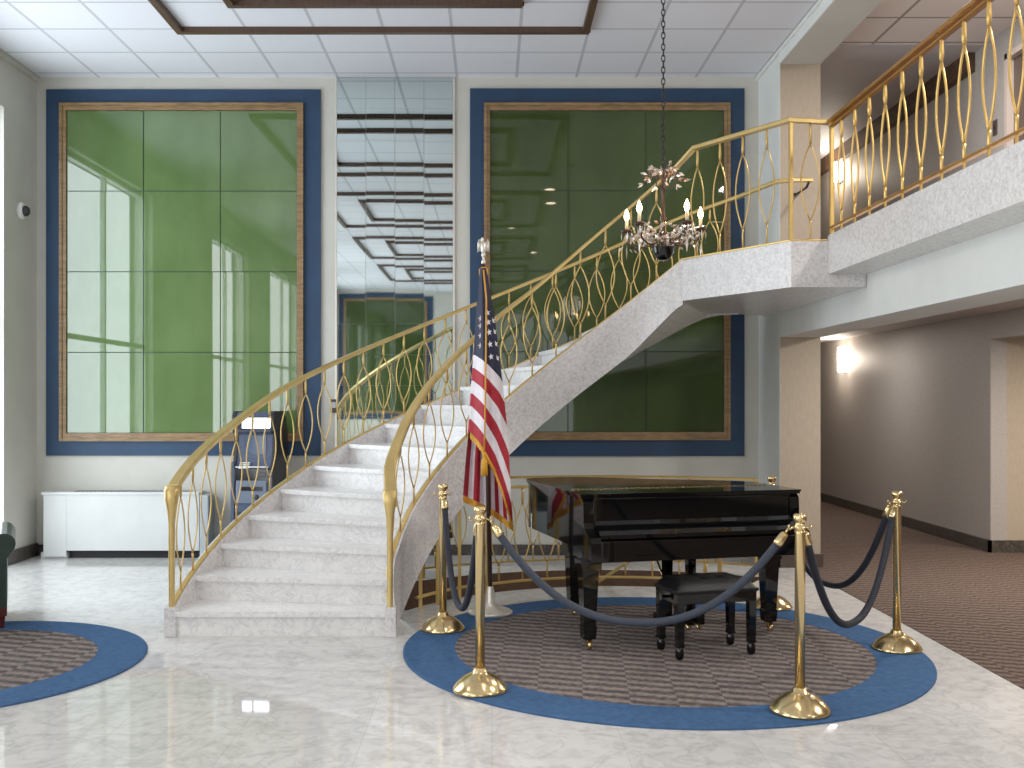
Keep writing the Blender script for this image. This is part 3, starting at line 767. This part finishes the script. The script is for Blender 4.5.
# back sheet
def bk(s, v):
    """s across 0..1, v down 0..1"""
    ytop = 300 + 0 * s
    xl = interp([(0, 479), (.35, 474), (.6, 470), (.8, 466), (1, 463)], v); xr = interp([(0, 486), (.3, 495), (.6, 506), (1, 513.5)], v)
    yb_ = interp([(0, 495), (.25, 501), (.55, 508), (.8, 517), (1, 525)], s)
    x = xl + s * (xr - xl); y = ytop + (yb_ - ytop) * v
    Y = 7.645 + .028 * v * math.sin(s * 19) + (.0 if s > .08 else -.05 * (1 - s / .08))
    return at(x, y, Y)
cuts = [0, .10, .20, .33, .46, .56, .64, .72, .80, .88, 1]
for q in range(len(cuts) - 1):
    S = [cuts[q] + (cuts[q + 1] - cuts[q]) * i / 4 for i in range(5)]; V = [i / 24 for i in range(25)]
    mb.add([bk(s, v) for v in V for s in S], [(a * 5 + b, a * 5 + b + 1, a * 5 + b + 6, a * 5 + b + 5) for a in range(24) for b in range(4)], q % 2, True)
# fold joining the two sheets at the left edge
WW = [w for w in W if w >= 300]
L1 = [fr(w, 0) for w in WW]; L2 = []
for p in L1:
    yy_ = CY - (p.z - EYE) * F / p.y; v = (yy_ - 300) / (495 - 300); L2.append(bk(0, max(0, min(1, v))))
mid = [(a + b) / 2 + Vector((-.012, 0, 0)) for a, b in zip(L1, L2)]
for q, w in enumerate(WW[:-1]):
    mi = 2 if w < 354.9 else (1 if int((w + .1 - 355) // st) % 2 == 0 else 0)
    mb.add([L1[q], mid[q], L2[q], L1[q + 1], mid[q + 1], L2[q + 1]], [(0, 1, 4, 3), (1, 2, 5, 4)], mi, True)
# stars
def star(cx_, cy_, r):
    pass
def star_at(w, t, r=.026):
    c0 = fr(w, t, .006); n = Vector((0, -1, 0))
    P_ = [c0]
    for k in range(10):
        rr = r if k % 2 == 0 else r * .42; a = PI / 2 + k * PI / 5 + .2
        P_.append(c0 + Vector((rr * .8 * math.cos(a), 0, rr * math.sin(a))))
    mb.add(P_, [(0, 1 + k, 1 + (k + 1) % 10) for k in range(10)], 1)
for t_, wl in ((.20, (318, 325, 334, 343)), (.62, (312, 320, 328, 337, 346)), (.88, (318, 326, 334, 343))):
    for w in wl: star_at(w, t_)
mb.build('cloth', ['red', 'white', 'navy'], flag)
mb = MB()
wE = W[-1]
def fringe(fn, n):
    up = [fn(i / n) for i in range(n + 1)]
    lo = [p + Vector((0, -.004, -.045 - .010 * (i % 2))) for i, p in enumerate(up)]
    mid_ = [(a + b) / 2 + Vector((0, -.008, 0)) for a, b in zip(up, lo)]
    k = n + 1
    mb.add(up + mid_ + lo, [(i, i + 1, k + i + 1, k + i) for i in range(n)] + [(k + i, k + i + 1, 2 * k + i + 1, 2 * k + i) for i in range(n)], 0)
fringe(lambda t_: fr(wE, t_, .004), 40)
fringe(lambda s: bk(s, 1) + Vector((0, -.004, 0)), 40)
mb.build('gold_fringe', 'fringe', flag)
cpts = [at(483.5, 270, 7.53), at(486.5, 300, 7.48), at(485.8, 360, 7.44), at(485, 420, 7.43), at(484.3, 452, 7.43)]
q = cpts[-1]
MB().tube(cpts, .006, 6).lathe([(.006, 0), (.015, -.01), (.015, -.03), (.010, -.04), (.022, -.06), (.026, -.17), (.001, -.175)], tuple(q), 12).build('tassel_cord', 'fringe', flag)
MB().lathe([(.02, -.05), (.034, -.04), (.034, .02), (.02, .035)], tuple(at(483.6, 272, 7.585)), 14).build('top_knot', 'fringe', flag)

# ------------------------------------------------------------------ grand piano
pa = math.radians(14)
pn = thing('grand_piano', 'black lacquered baby grand piano with closed lid on the roped round rug', 'piano', (.575, 6.52, .0145), pa)
PWid = 1.53
def outline(o=0.0, front=0.0):
    pts = [(0 - o, front), (PWid + o, front), (PWid + o, .40)]
    B = [(PWid, .40), (PWid - .02, .62), (PWid - .16, .80), (PWid - .40, .93), (PWid - .62, 1.06), (PWid - .80, 1.20), (PWid - .97, 1.31), (.40, 1.37), (.22, 1.38), (.08, 1.35), (.01, 1.27), (0, 1.15)]
    # Catmull-Rom through B
    out = []
    for i in range(len(B) - 1):
        p0, p1, p2, p3 = B[max(0, i - 1)], B[i], B[i + 1], B[min(len(B) - 1, i + 2)]
        for k in range(5):
            u = k / 5
            out.append(tuple(.5 * (2 * p1[c] + (p2[c] - p0[c]) * u + (2 * p0[c] - 5 * p1[c] + 4 * p2[c] - p3[c]) * u * u + (3 * p1[c] - p0[c] - 3 * p2[c] + p3[c]) * u ** 3) for c in (0, 1)))
    out.append(B[-1])
    cx_, cy_ = PWid / 2, .6
    res = []
    for x, y in out:
        d = Vector((x - cx_, y - cy_)); l = d.length; d = d * ((l + o) / l); res.append((cx_ + d.x, cy_ + d.y))
    res = [(0 - o, front), (PWid + o, front)] + [(min(x, PWid + o), y) for x, y in res][0:] 
    res[-1] = (-o, res[-1][1])
    return res
MB().prism(outline(0, 0), .625, .955, smooth=False).build('case_rim', 'black', pn, True)
lid = MB().prism(outline(.012, -.02), .957, .972)
lid.prism(outline(.018, -.026), .972, .984)
lidp = lid.build('lid', 'black', pn, True)
mb = MB(); k = 0
while .05 + k * .032 < PWid - .04:
    mb.box((.05 + k * .032, .33, .9845), (.05 + k * .032 + .020, .345, .989)); k += 1
mb.build('lid_hinge', 'brass_polish', lidp, True)
# arms at either end of the keyboard, S-shaped in profile
prof = [(0.0, .955), (-.025, .93), (-.03, .86), (-.03, .80), (-.05, .765), (-.10, .74), (-.155, .72), (-.175, .69), (-.175, .58), (0.0, .58)]
for x0, x1 in ((0, .07), (PWid - .07, PWid)):
    MB().extrude(prof, lambda a, b: (x0, a, b), lambda a, b: (x1, a, b)).build('key_arm', 'black', pn, True)
MB().bbox((.07, -.02, .80), (PWid - .07, .02, .954), .005).bbox((.07, -.035, .945), (PWid - .07, 0, .956), .003).build('front_rail', 'black', pn, True)
fb = [(-.02, .81), (-.035, .812), (-.06, .79), (-.12, .755), (-.15, .735), (-.15, .71), (-.02, .71)]
MB().extrude(fb, lambda a, b: (.07, a, b), lambda a, b: (PWid - .07, a, b)).build('fallboard', 'black', pn, True)
MB().bbox((.07, -.172, .60), (PWid - .07, -.14, .70), .006).build('key_slip', 'black', pn, True)
MB().bbox((0, -.17, .565), (PWid, .30, .63), .006).bbox((.10, .28, .60), (PWid - .1, .9, .63), .004).build('key_bed', 'black', pn, True)
def pleg(x, y):
    mb = MB().frustum((x, y, .50), (x, y, .57), .13, .13, .14, .14).frustum((x, y, .15), (x, y, .50), .078, .078, .108, .108)
    mb.frustum((x, y, .135), (x, y, .15), .088, .088, .088, .088).frustum((x, y, .065), (x, y, .135), .078, .078, .088, .088)
    l = mb.build('leg', 'black', pn, True)
    m = MB().lathe([(.018, .05), (.018, .07), (.03, .07)], (x, y, 0), 12)
    m.tube([(x - .012, y - .02, .025), (x + .012, y - .02, .025)], .025, 14).box((x - .018, y - .03, .025), (x - .012, y + .005, .06)).box((x + .012, y - .03, .025), (x + .018, y + .005, .06))
    m.build('caster', 'brass_polish', l, True)
pleg(.035, -.02); pleg(1.41, .165); 
x, y = .27, .95
l = MB().frustum((x, y, .50), (x, y, .63), .15, .15, .16, .16).frustum((x, y, .07), (x, y, .50), .088, .088, .12, .12).build('leg', 'black', pn, True)
MB().tube([(x - .012, y, .025), (x + .012, y, .025)], .025, 14).lathe([(.018, .04), (.018, .07), (.03, .07)], (x, y, 0), 12).build('caster', 'brass_polish', l, True)
# pedal lyre
lx, ly = .76, .20
mb = MB()
for s in (-1, 1): mb.frustum((lx + s * .085, ly, .15), (lx + s * .085, ly, .60), .05, .05, .06, .055)
mb.bbox((lx - .16, ly - .07, .07), (lx + .16, ly + .07, .15), .012).bbox((lx - .14, ly - .04, .555), (lx + .14, ly + .06, .60), .006)
ly_ = mb.build('pedal_lyre', 'black', pn, True)
for s in (-1, 0, 1):
    MB().tube([(lx + s * .07, ly - .05, .085), (lx + s * .07, ly - .12, .09), (lx + s * .07, ly - .17, .078)], [.008, .012, .016], 8).build('pedal', 'brass_polish', ly_, True)
MB().tube([(lx, ly + .04, .14), (lx - .05, ly + .40, .60)], .008).build('lyre_brace', 'brass_polish', ly_, True)

# piano bench
bn = thing('piano_bench', 'small black padded piano bench in front of the piano', 'bench', (1.345, 6.42, .0145), math.radians(16))
bw, bd = .56, .33
fr_ = MB().bbox((-bw / 2 + .01, -bd / 2 + .01, .335), (bw / 2 - .01, bd / 2 - .01, .405), .006)
fr_.build('apron', 'black', bn, True)
mb = MB(); nx, ny = 28, 16; rings = []
vs = []; fs = []
for j in range(ny + 1):
    for i in range(nx + 1):
        u, v = i / nx * 2 - 1, j / ny * 2 - 1
        e = max(abs(u), abs(v)); z = .405 + .075 * (1 - max(0, (e - .55) / .45) ** 3.0)
        d_ = min(math.hypot((u * bw / 2 - cx2), (v * bd / 2 - cy2)) for cx2 in (-.17, -.057, .057, .17) for cy2 in (-.075, .075))
        z -= .016 * math.exp(-(d_ / .02) ** 2)
        vs.append((u * bw / 2, v * bd / 2, z))
for j in range(ny):
    for i in range(nx): a = j * (nx + 1) + i; fs.append((a, a + 1, a + nx + 2, a + nx + 1))
mb.add(vs, fs, 0, True); mb.bbox((-bw / 2, -bd / 2, .398), (bw / 2, bd / 2, .42), .005)
pad = mb.build('seat_pad', 'black_soft', bn, True)
mb = MB()
for cx2 in (-.17, -.057, .057, .17):
    for cy2 in (-.075, .075): mb.ball((cx2, cy2, .466), (.008, .008, .005), 8, 5)
mb.build('tuft_buttons', 'black_soft', pad, True)
for sx in (-1, 1):
    for sy in (-1, 1):
        x, y = sx * (bw / 2 - .035), sy * (bd / 2 - .035)
        m = MB().frustum((x, y, .09), (x, y, .40), .042, .042, .05, .05).frustum((x, y, .078), (x, y, .09), .05, .05, .05, .05)
        m.lathe([(.012, 0), (.024, .008), (.028, .035), (.024, .065), (.02, .08)], (x, y, 0), 14).build('leg', 'black', bn, True)
for sx in (-1, 1): MB().tube([(sx * (bw / 2 - .01), 0, .365), (sx * (bw / 2 + .02), 0, .365), (sx * (bw / 2 + .03), 0, .365)], [.01, .01, .024], 12).build('adjuster_knob', 'black', bn, True)

# ------------------------------------------------------------------ chandelier
chx, chy = 1.105, 6.58
ch = thing('chandelier', 'bronze crystal chandelier with lit candle bulbs hanging on a chain before the stair', 'chandelier', (chx, chy, 2.5))
def P(x, y, z): return (chx + x, chy + y, z)
mb = MB(); z = 3.10; k = 0
while z < ZC - .05:
    pts = []
    for i in range(13):
        a = 2 * PI * i / 12; u, v = .011 * math.cos(a), .024 * math.sin(a)
        pts.append(P(u if k % 2 else 0, 0 if k % 2 else u, z + v))
    mb.tube(pts, .0038, 5); z += .037; k += 1
mb.build('chain', 'black_metal', ch)
MB().lathe([(.06, 0), (.055, -.02), (.02, -.045), (.005, -.05)], P(0, 0, ZC), 20).build('ceiling_rose', 'bronze', ch)
MB().lathe([(.004, 3.10), (.01, 3.08), (.012, 2.98), (.02, 2.96), (.011, 2.93), (.011, 2.80), (.024, 2.77), (.012, 2.74), (.016, 2.60), (.03, 2.585)], P(0, 0, 0), 14).build('stem', 'bronze', ch)
MB().lathe([(.0, 2.50), (.028, 2.502), (.05, 2.52), (.066, 2.55), (.070, 2.575), (.074, 2.585), (.03, 2.59)], P(0, 0, 0), 28).build('bottom_bowl', 'black', ch)
rnd = random.Random(11)
def leaf(mb, c, d, l, w, mi):
    """a small pointed crystal leaf at c along d"""
    d = Vector(d).normalized(); c = Vector(c); s = d.orthogonal().normalized(); s.rotate(Matrix.Rotation(rnd.uniform(0, 6.28), 3, d)); n = d.cross(s)
    V = [c, c + d * l * .45 + s * w, c + d * l * .45 + n * w * .5, c + d * l * .45 - s * w, c + d * l * .45 - n * w * .5, c + d * l]
    mb.add(V, [(0, 2, 1), (0, 3, 2), (0, 4, 3), (0, 1, 4), (5, 1, 2), (5, 2, 3), (5, 3, 4), (5, 4, 1)], mi)
mb = MB()
for q in range(12):
    a = 2 * PI * q / 12 + .2; R_ = .07 + .03 * (q % 2)
    c_, s_ = math.cos(a), math.sin(a)
    pts = [P(0, 0, 2.99), P(c_ * .04, s_ * .04, 3.08), P(c_ * R_, s_ * R_, 3.10 - .02 * (q % 3)), P(c_ * (R_ + .03), s_ * (R_ + .03), 3.03 - .03 * (q % 2))]
    mb.tube(pts, .0035, 5, 0)
    for p in pts[1:]:
        for _ in range(3): leaf(mb, Vector(p), (c_ + rnd.uniform(-.5, .5), s_ + rnd.uniform(-.5, .5), rnd.uniform(-.9, .6)), rnd.uniform(.03, .055), .010, 1 if rnd.random() < .75 else 2)
mb.build('crown_spray', ['bronze', 'crystal', 'amber'], ch)
mb = MB()
for q in range(150):
    a = rnd.uniform(0, 6.28); R_ = rnd.uniform(.03, .16); zz = 2.60 + rnd.uniform(0, .16) * (1 - R_ / .25)
    leaf(mb, P(R_ * math.cos(a), R_ * math.sin(a), zz), (math.cos(a) * .8, math.sin(a) * .8, rnd.uniform(-.6, .9)), rnd.uniform(.03, .055), .011, 1 if rnd.random() < .6 else (2 if rnd.random() < .6 else 0))
mb.build('crystal_body', ['bronze', 'crystal', 'amber'], ch)['kind'] = 'stuff'
for q in range(5):
    a = math.radians(80 - 72 * q); c_, s_ = math.cos(a), math.sin(a); m = MB()
    ra = .25
    pts = [P(c_ * r_, s_ * r_, z_) for r_, z_ in ((.02, 2.64), (.09, 2.60), (.16, 2.59), (.22, 2.62), (ra, 2.68), (ra, 2.70))]
    m.tube(pts, .006, 6)
    m.lathe([(.004, 2.69), (.03, 2.70), (.038, 2.715), (.034, 2.715), (.012, 2.71)], P(c_ * ra, s_ * ra, 0), 12)
    for _ in range(26):
        b_ = rnd.uniform(0, 6.28); rr = rnd.uniform(.005, .045); zz = rnd.uniform(2.59, 2.70); rx_ = ra - rnd.uniform(0, .07)
        leaf(m, P(c_ * rx_ + rr * math.cos(b_), s_ * rx_ + rr * math.sin(b_), zz), (math.cos(b_) * .5, math.sin(b_) * .5, rnd.uniform(-1, .5)), rnd.uniform(.025, .048), .010, 1 if rnd.random() < .65 else (2 if rnd.random() < .5 else 0))
    for b_ in range(4):
        bx_, by_ = .034 * math.cos(b_ * 1.57), .034 * math.sin(b_ * 1.57)
        leaf(m, P(c_ * ra + bx_, s_ * ra + by_, 2.70), (0, 0, -1), .06, .008, 1)
    leaf(m, P(c_ * ra, s_ * ra, 2.62), (0, 0, -1), .10, .009, 1)
    arm = m.build('arm', ['bronze', 'crystal', 'amber'], ch)
    MB().lathe([(.011, 2.71), (.011, 2.775), (.004, 2.777)], P(c_ * ra, s_ * ra, 0), 10).build('candle_sleeve', 'candle', arm, True if False else False).location = Vector(ch.location) * 0
    MB().lathe([(.006, 2.775), (.014, 2.788), (.017, 2.805), (.013, 2.825), (.005, 2.845), (.001, 2.853)], P(c_ * ra, s_ * ra, 0), 12).build('bulb', 'bulb', arm)
for o in list(bpy.data.objects):          # sub-parts of the arms share the chandelier's frame
    if o.parent is not None and o.parent.parent is ch: o.data.transform(Matrix.Translation(-Vector(ch.location)))

# ------------------------------------------------------------------ wall lights, camera, switch and small things
def sconce(x, y, z, h, label):
    t = thing('wall_sconce', label, 'wall light', (x, y, z))
    MB().bbox((x - .02, y - .07, z - h / 2), (x, y + .07, z + h / 2), .004).build('back_plate', 'plastic_white', t)
    n = 12; ring = [[(x - .02 - .09 * math.sin(PI * i / n), y - .10 * math.cos(PI * i / n), zz) for i in range(n + 1)] for zz in (z - h / 2 + .02, z + h / 2 - .02)]
    MB().loft(ring, closed=True, caps=True).build('glass_shade', 'sconce', t)
sconce(5.23, 15.1, 2.20, .40, 'glowing white wall sconce in the lower corridor under the balcony')
sconce(4.62, 13.5, 4.62, .28, 'glowing white wall sconce in the upper corridor beside the column')
cam_y, cam_z = 10.15, 3.48
t = thing('security_camera', 'small white dome security camera high on the left side wall', 'security camera', (XL, cam_y, cam_z))
mtx = Matrix.Translation((XL, cam_y, cam_z)) @ Matrix.Rotation(PI / 2, 4, 'Y')
MB().lathe([(.001, 0), (.085, 0), (.085, .03), (.07, .045), (.055, .05)], n=24).xf(mtx).build('housing', 'plastic_white', t)
MB().lathe([(.055, .048), (.052, .07), (.035, .092), (.001, .102)], n=20).xf(mtx).build('dome', 'plastic_dark', t)
t = thing('light_switch', 'small dark light switch plate on the upper hall wall beside the door', 'light switch', (4.62, 9.36, 4.10))
MB().bbox((4.612, 9.32, 4.03), (4.62, 9.40, 4.17), .003).build('plate', 'base_brown', t)
MB().box((4.604, 9.35, 4.08), (4.612, 9.37, 4.12)).build('toggle', 'bronze', t)
q = at(334, 406, YB)
t = thing('control_box', 'small grey brown box on the wall strip left of the mirror', 'control box', (q.x, YB, q.z))
MB().bbox((q.x - .03, YB - .05, q.z - .07), (q.x + .03, YB, q.z + .07), .006).build('housing', 'base_brown', t)
MB().box((q.x - .025, YB - .053, q.z - .02), (q.x + .025, YB - .05, q.z + .04)).build('display', 'radiator_shaded', t)
for i, (x, y) in enumerate(((.92, 4.9), (1.0, 3.8), (.38, 1.4), (.92, -1.9))):
    if i == 0: dl = tag(MB().lathe([(.001, 0), (.055, 0), (.055, .004), (.08, .004), (.08, .008)], n=20).build('downlight', 'down'), 'small round ceiling downlight reflected as a bright dot in the green panel', 'downlight', 'ceiling downlights'); dl.location = (x, y, ZC - .009)
    else:
        o = dl.copy(); COL.objects.link(o); o.location = (x, y, ZC - .009)

for x, y in ((.92, 4.9), (1.0, 3.8), (.38, 1.4), (.92, -1.9), (-3.6, 4.9), (-3.6, 1.4), (-3.6, -2), (1.6, -4.5)):  # spots at the downlights, then others added as fill without fixtures
    l = bpy.data.lights.new('downlight_and_fill_lamp', 'SPOT'); l.energy = 60; l.spot_size = 2.2; l.spot_blend = .8; l.shadow_soft_size = .06; l.color = (1, .93, .84)
    o = bpy.data.objects.new('downlight_and_fill_lamp', l); COL.objects.link(o); o.location = (x, y, ZC - .03)

# radiator cover
rx0, rx1 = -4.52, -2.86; ry = 10.28
t = thing('radiator_cover', 'long white radiator cover against the wall under the left green panel', 'radiator', ((rx0 + rx1) / 2, ry, 0))
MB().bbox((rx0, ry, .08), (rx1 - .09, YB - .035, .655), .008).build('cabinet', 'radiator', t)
MB().bbox((rx1 - .09, ry + .005, .0), (rx1, YB - .035, .64), .012).build('end_panel', 'radiator_shaded', t)
MB().bbox((rx0 + .0, ry - .004, .02), (rx0 + .23, ry + .02, .64), .004).build('access_door', 'radiator', t)
MB().bbox((rx0 - .02, ry - .012, .645), (rx1 - .09, YB - .03, .672), .004).build('top', 'radiator', t)
MB().box((rx0 + .24, ry + .06, 0), (rx1 - .10, YB - .04, .085)).build('gap_shade', 'grille', t)  # near-black block standing for the shade in the gap below
MB().box((rx0 - .04, ry + .03, 0), (rx0 + .23, YB - .04, .06)).build('foot', 'radiator', t)
mb = MB()
for k in range(30): x = rx0 + .28 + k * .04; mb.box((x, ry + .05, .6722), (x + .025, YB - .08, .6735))
mb.build('grille', 'grille', t)

# cash machine behind the stair
ax, ay = -2.33, 9.88
t = thing('cash_machine', 'blue grey cash machine with a lit white header behind the far stair railing', 'cash machine', (ax, ay, 0), math.radians(-4))
hw = .205
prof = [(0.02, 0), (0.02, .50), (.0, .52), (.0, .92), (.07, 1.0), (.09, 1.05), (.12, 1.27), (.04, 1.30), (.04, 1.44), (.08, 1.49), (.40, 1.49), (.50, 1.42), (.55, 1.25), (.55, 0)]
MB().extrude(prof, lambda a, b: (-hw, a, b), lambda a, b: (-hw + .03, a, b)).extrude(prof, lambda a, b: (hw - .03, a, b), lambda a, b: (hw, a, b)).build('side_panel', ['atm_black'], t, True)
inn = [(a + .012, b - (.008 if b > .1 else 0)) for a, b in prof]
MB().extrude(inn, lambda a, b: (-hw + .03, a, b), lambda a, b: (hw - .03, a, b)).build('body', 'atm_body', t, True)
MB().box((-hw, -.004, 0), (-hw + .032, .03, 1.0)).box((hw - .032, -.004, 0), (hw, .03, .92)).build('edge_trim', 'atm_body', t, True)
MB().bbox((-.10, .020, 1.325), (hw - .03, .06, 1.425), .004).build('lit_header', 'lit', t, True)
MB().bbox((-hw + .03, .028, 1.31), (hw - .03, .06, 1.435), .003).build('header_bezel', 'plastic_dark', t, True)
MB().add([(-.12, .105, 1.07), (.13, .105, 1.07), (.13, .128, 1.25), (-.12, .128, 1.25)], [(0, 1, 2, 3)]) if False else None
mb = MB(); mb.add([(-.11, .10, 1.07), (.11, .10, 1.07), (.11, .125, 1.25), (-.11, .125, 1.25)], [(0, 1, 2, 3)]); mb.build('screen', 'screen', t, True)
mb = MB(); mb.add([(-.13, .088, 1.05), (.15, .088, 1.05), (.15, .12, 1.268), (-.13, .12, 1.268)], [(0, 1, 2, 3)])
mb = MB().box((-.16, .0, .945), (.16, .03, .955))
for r_ in range(4):
    for c2 in range(3): mb.box((-.13 + c2 * .035, .002 + r_ * .014, .935 + r_ * .016), (-.10 + c2 * .035, .03 + r_ * .014, .945 + r_ * .016))
mb.build('keypad', 'plastic_white', t, True)
MB().bbox((-hw + .035, -.003, .79), (hw - .035, .03, .935), .004).build('black_band', 'plastic_dark', t, True)
MB().bbox((.03, -.008, .86), (.14, .03, .90), .004).build('card_slot', 'plastic_dark', t, True)
MB().bbox((-.15, -.008, .60), (.15, .03, .82), .008).build('dispenser_panel', 'atm_panel', t, True)
MB().bbox((-.10, -.014, .72), (.11, .03, .76), .004).ball((.05, -.004, .66), (.03, .012, .03)).build('cash_slot', 'plastic_dark', t, True)
MB().bbox((-hw - .02, -.02, 0), (hw + .02, .56, .10), .006).build('base', 'atm_body', t, True)

# armchair at the left edge
ac = thing('armchair', 'dark green leather armchair with rolled arm, cut off at the left of the view', 'armchair', (-3.92, 7.215, .0), math.radians(25))
def Lc(x, y, z): return (x, y, z)
z0 = .014
for s, nm in ((-1, 'arm'), (1, 'arm')):
    pr = []
    pr += [(s * .345, .12), (s * .345, .52)]
    for k in range(11):
        a = PI * 1.15 - k * PI * 1.45 / 10
        pr.append((s * (.425 + .075 * math.cos(a)), .60 + .075 * math.sin(a)))
    pr += [(s * .445, .50), (s * .445, .12)]
    MB().extrude(pr, lambda a, b: (a, -.36, b), lambda a, b: (a, .40, b), smooth=False).build(nm, 'leather', ac, True)
MB().bbox((-.34, -.35, .12), (.34, .38, .30), .02).build('seat_base', 'leather', ac, True)
MB().bbox((-.335, -.37, .30), (.335, .22, .44), .04).build('seat_cushion', 'leather', ac, True)
bkp = [(.20, .30), (.24, .58), (.26, .65), (.31, .685), (.37, .68), (.41, .63), (.40, .55), (.38, .12), (.22, .12)]
MB().extrude(bkp, lambda a, b: (-.36, a, b), lambda a, b: (.36, a, b)).build('backrest', 'leather', ac, True)
for sx in (-1, 1):
    for sy in (-1, 1): MB().frustum((sx * .40, sy * .31, z0), (sx * .40, sy * .31, .125), .05, .05, .075, .075).build('leg', 'mahogany', ac, True)
MB().bbox((-.445, -.362, .10), (.445, -.34, .16), .004).build('base_rail', 'mahogany', ac, True)

# ------------------------------------------------------------------ lights
def area(name, loc, rot, sx, sy, power, col=(1, 1, 1)):
    l = bpy.data.lights.new(name, 'AREA'); l.shape = 'RECTANGLE'; l.size = sx; l.size_y = sy; l.energy = power; l.color = col
    o = bpy.data.objects.new(name, l); COL.objects.link(o); o.location = loc; o.rotation_euler = rot; return o
for (a, b), L_ in zip(WINS, (9.0, 7, 6.5, 6.5)):
    area('daylight', (XL - .32, (a + b) / 2, (ZW + .1) / 2), (0, -PI / 2, 0), ZW - .1, b - a, L_ * PI * (ZW - .1) * (b - a), (.84, .93, 1) if a > 5 else (.95, .98, 1))
area('daylight', ((GX0 + GX1) / 2, YR - .3, GZ / 2), (PI / 2, 0, 0), GX1 - GX0, GZ, 2.0 * PI * (GX1 - GX0) * GZ, (.95, .98, 1))
def point(name, loc, e, col, r=.08):
    l = bpy.data.lights.new(name, 'POINT'); l.energy = e; l.color = col; l.shadow_soft_size = r
    o = bpy.data.objects.new(name, l); COL.objects.link(o); o.location = loc
W1 = (1, .86, .7)
point('sconce_light', (5.0, 15.1, 2.2), 28, W1); point('sconce_light', (4.4, 13.5, 4.6), 30, W1)
point('chandelier_light', (chx, chy, 2.95), 6, W1, .15)
for y in (13.0, 8.5, 5.0, 1.5):
    area('hall_fill', (4.2, y, 2.50), (0, 0, 0), .3, .3, 95 if y < 10 else 30, (1, .95, .90))  # added to brighten the lower hall, no fixture built
    if y < 10: area('upper_hall_fill', (3.8, min(y, 8.0), ZC - .01), (0, 0, 0), .4, .4, 110, (1, .95, .91))  # added fill that lifts the upper hall ceiling, without a fixture
area('alcove_fill', (6.3, 9.0, 2.23), (0, 0, 0), .3, .3, 95, (1, .87, .72))  # lamp added as fill for the alcove, nothing modelled around it
w = bpy.data.worlds.new('world'); sc.world = w; w.use_nodes = True
w.node_tree.nodes['Background'].inputs[0].default_value = (.85, .92, 1, 1); w.node_tree.nodes['Background'].inputs[1].default_value = 1.0

# ------------------------------------------------------------------ camera
cd = bpy.data.cameras.new('camera'); co = bpy.data.objects.new('camera', cd); COL.objects.link(co)
co.location = (0, 0, EYE); co.rotation_euler = (PI / 2, 0, 0)
cd.sensor_width = 36; cd.lens = 36 * F / 1024; cd.shift_x = (512 - CX) / 1024; cd.shift_y = (CY - 384) / 1024; cd.clip_start = .05
sc.camera = co
sc.view_settings.view_transform = 'Standard'; sc.view_settings.look = 'None'
sc.view_settings.exposure = -0.52; sc.view_settings.gamma = 1.09
sc.cycles.max_bounces = 10; sc.cycles.diffuse_bounces = 5; sc.cycles.glossy_bounces = 5; sc.cycles.transparent_max_bounces = 8
sc.cycles.caustics_reflective = False; sc.cycles.caustics_refractive = False; sc.cycles.sample_clamp_indirect = 8
sc.cycles.use_denoising = True
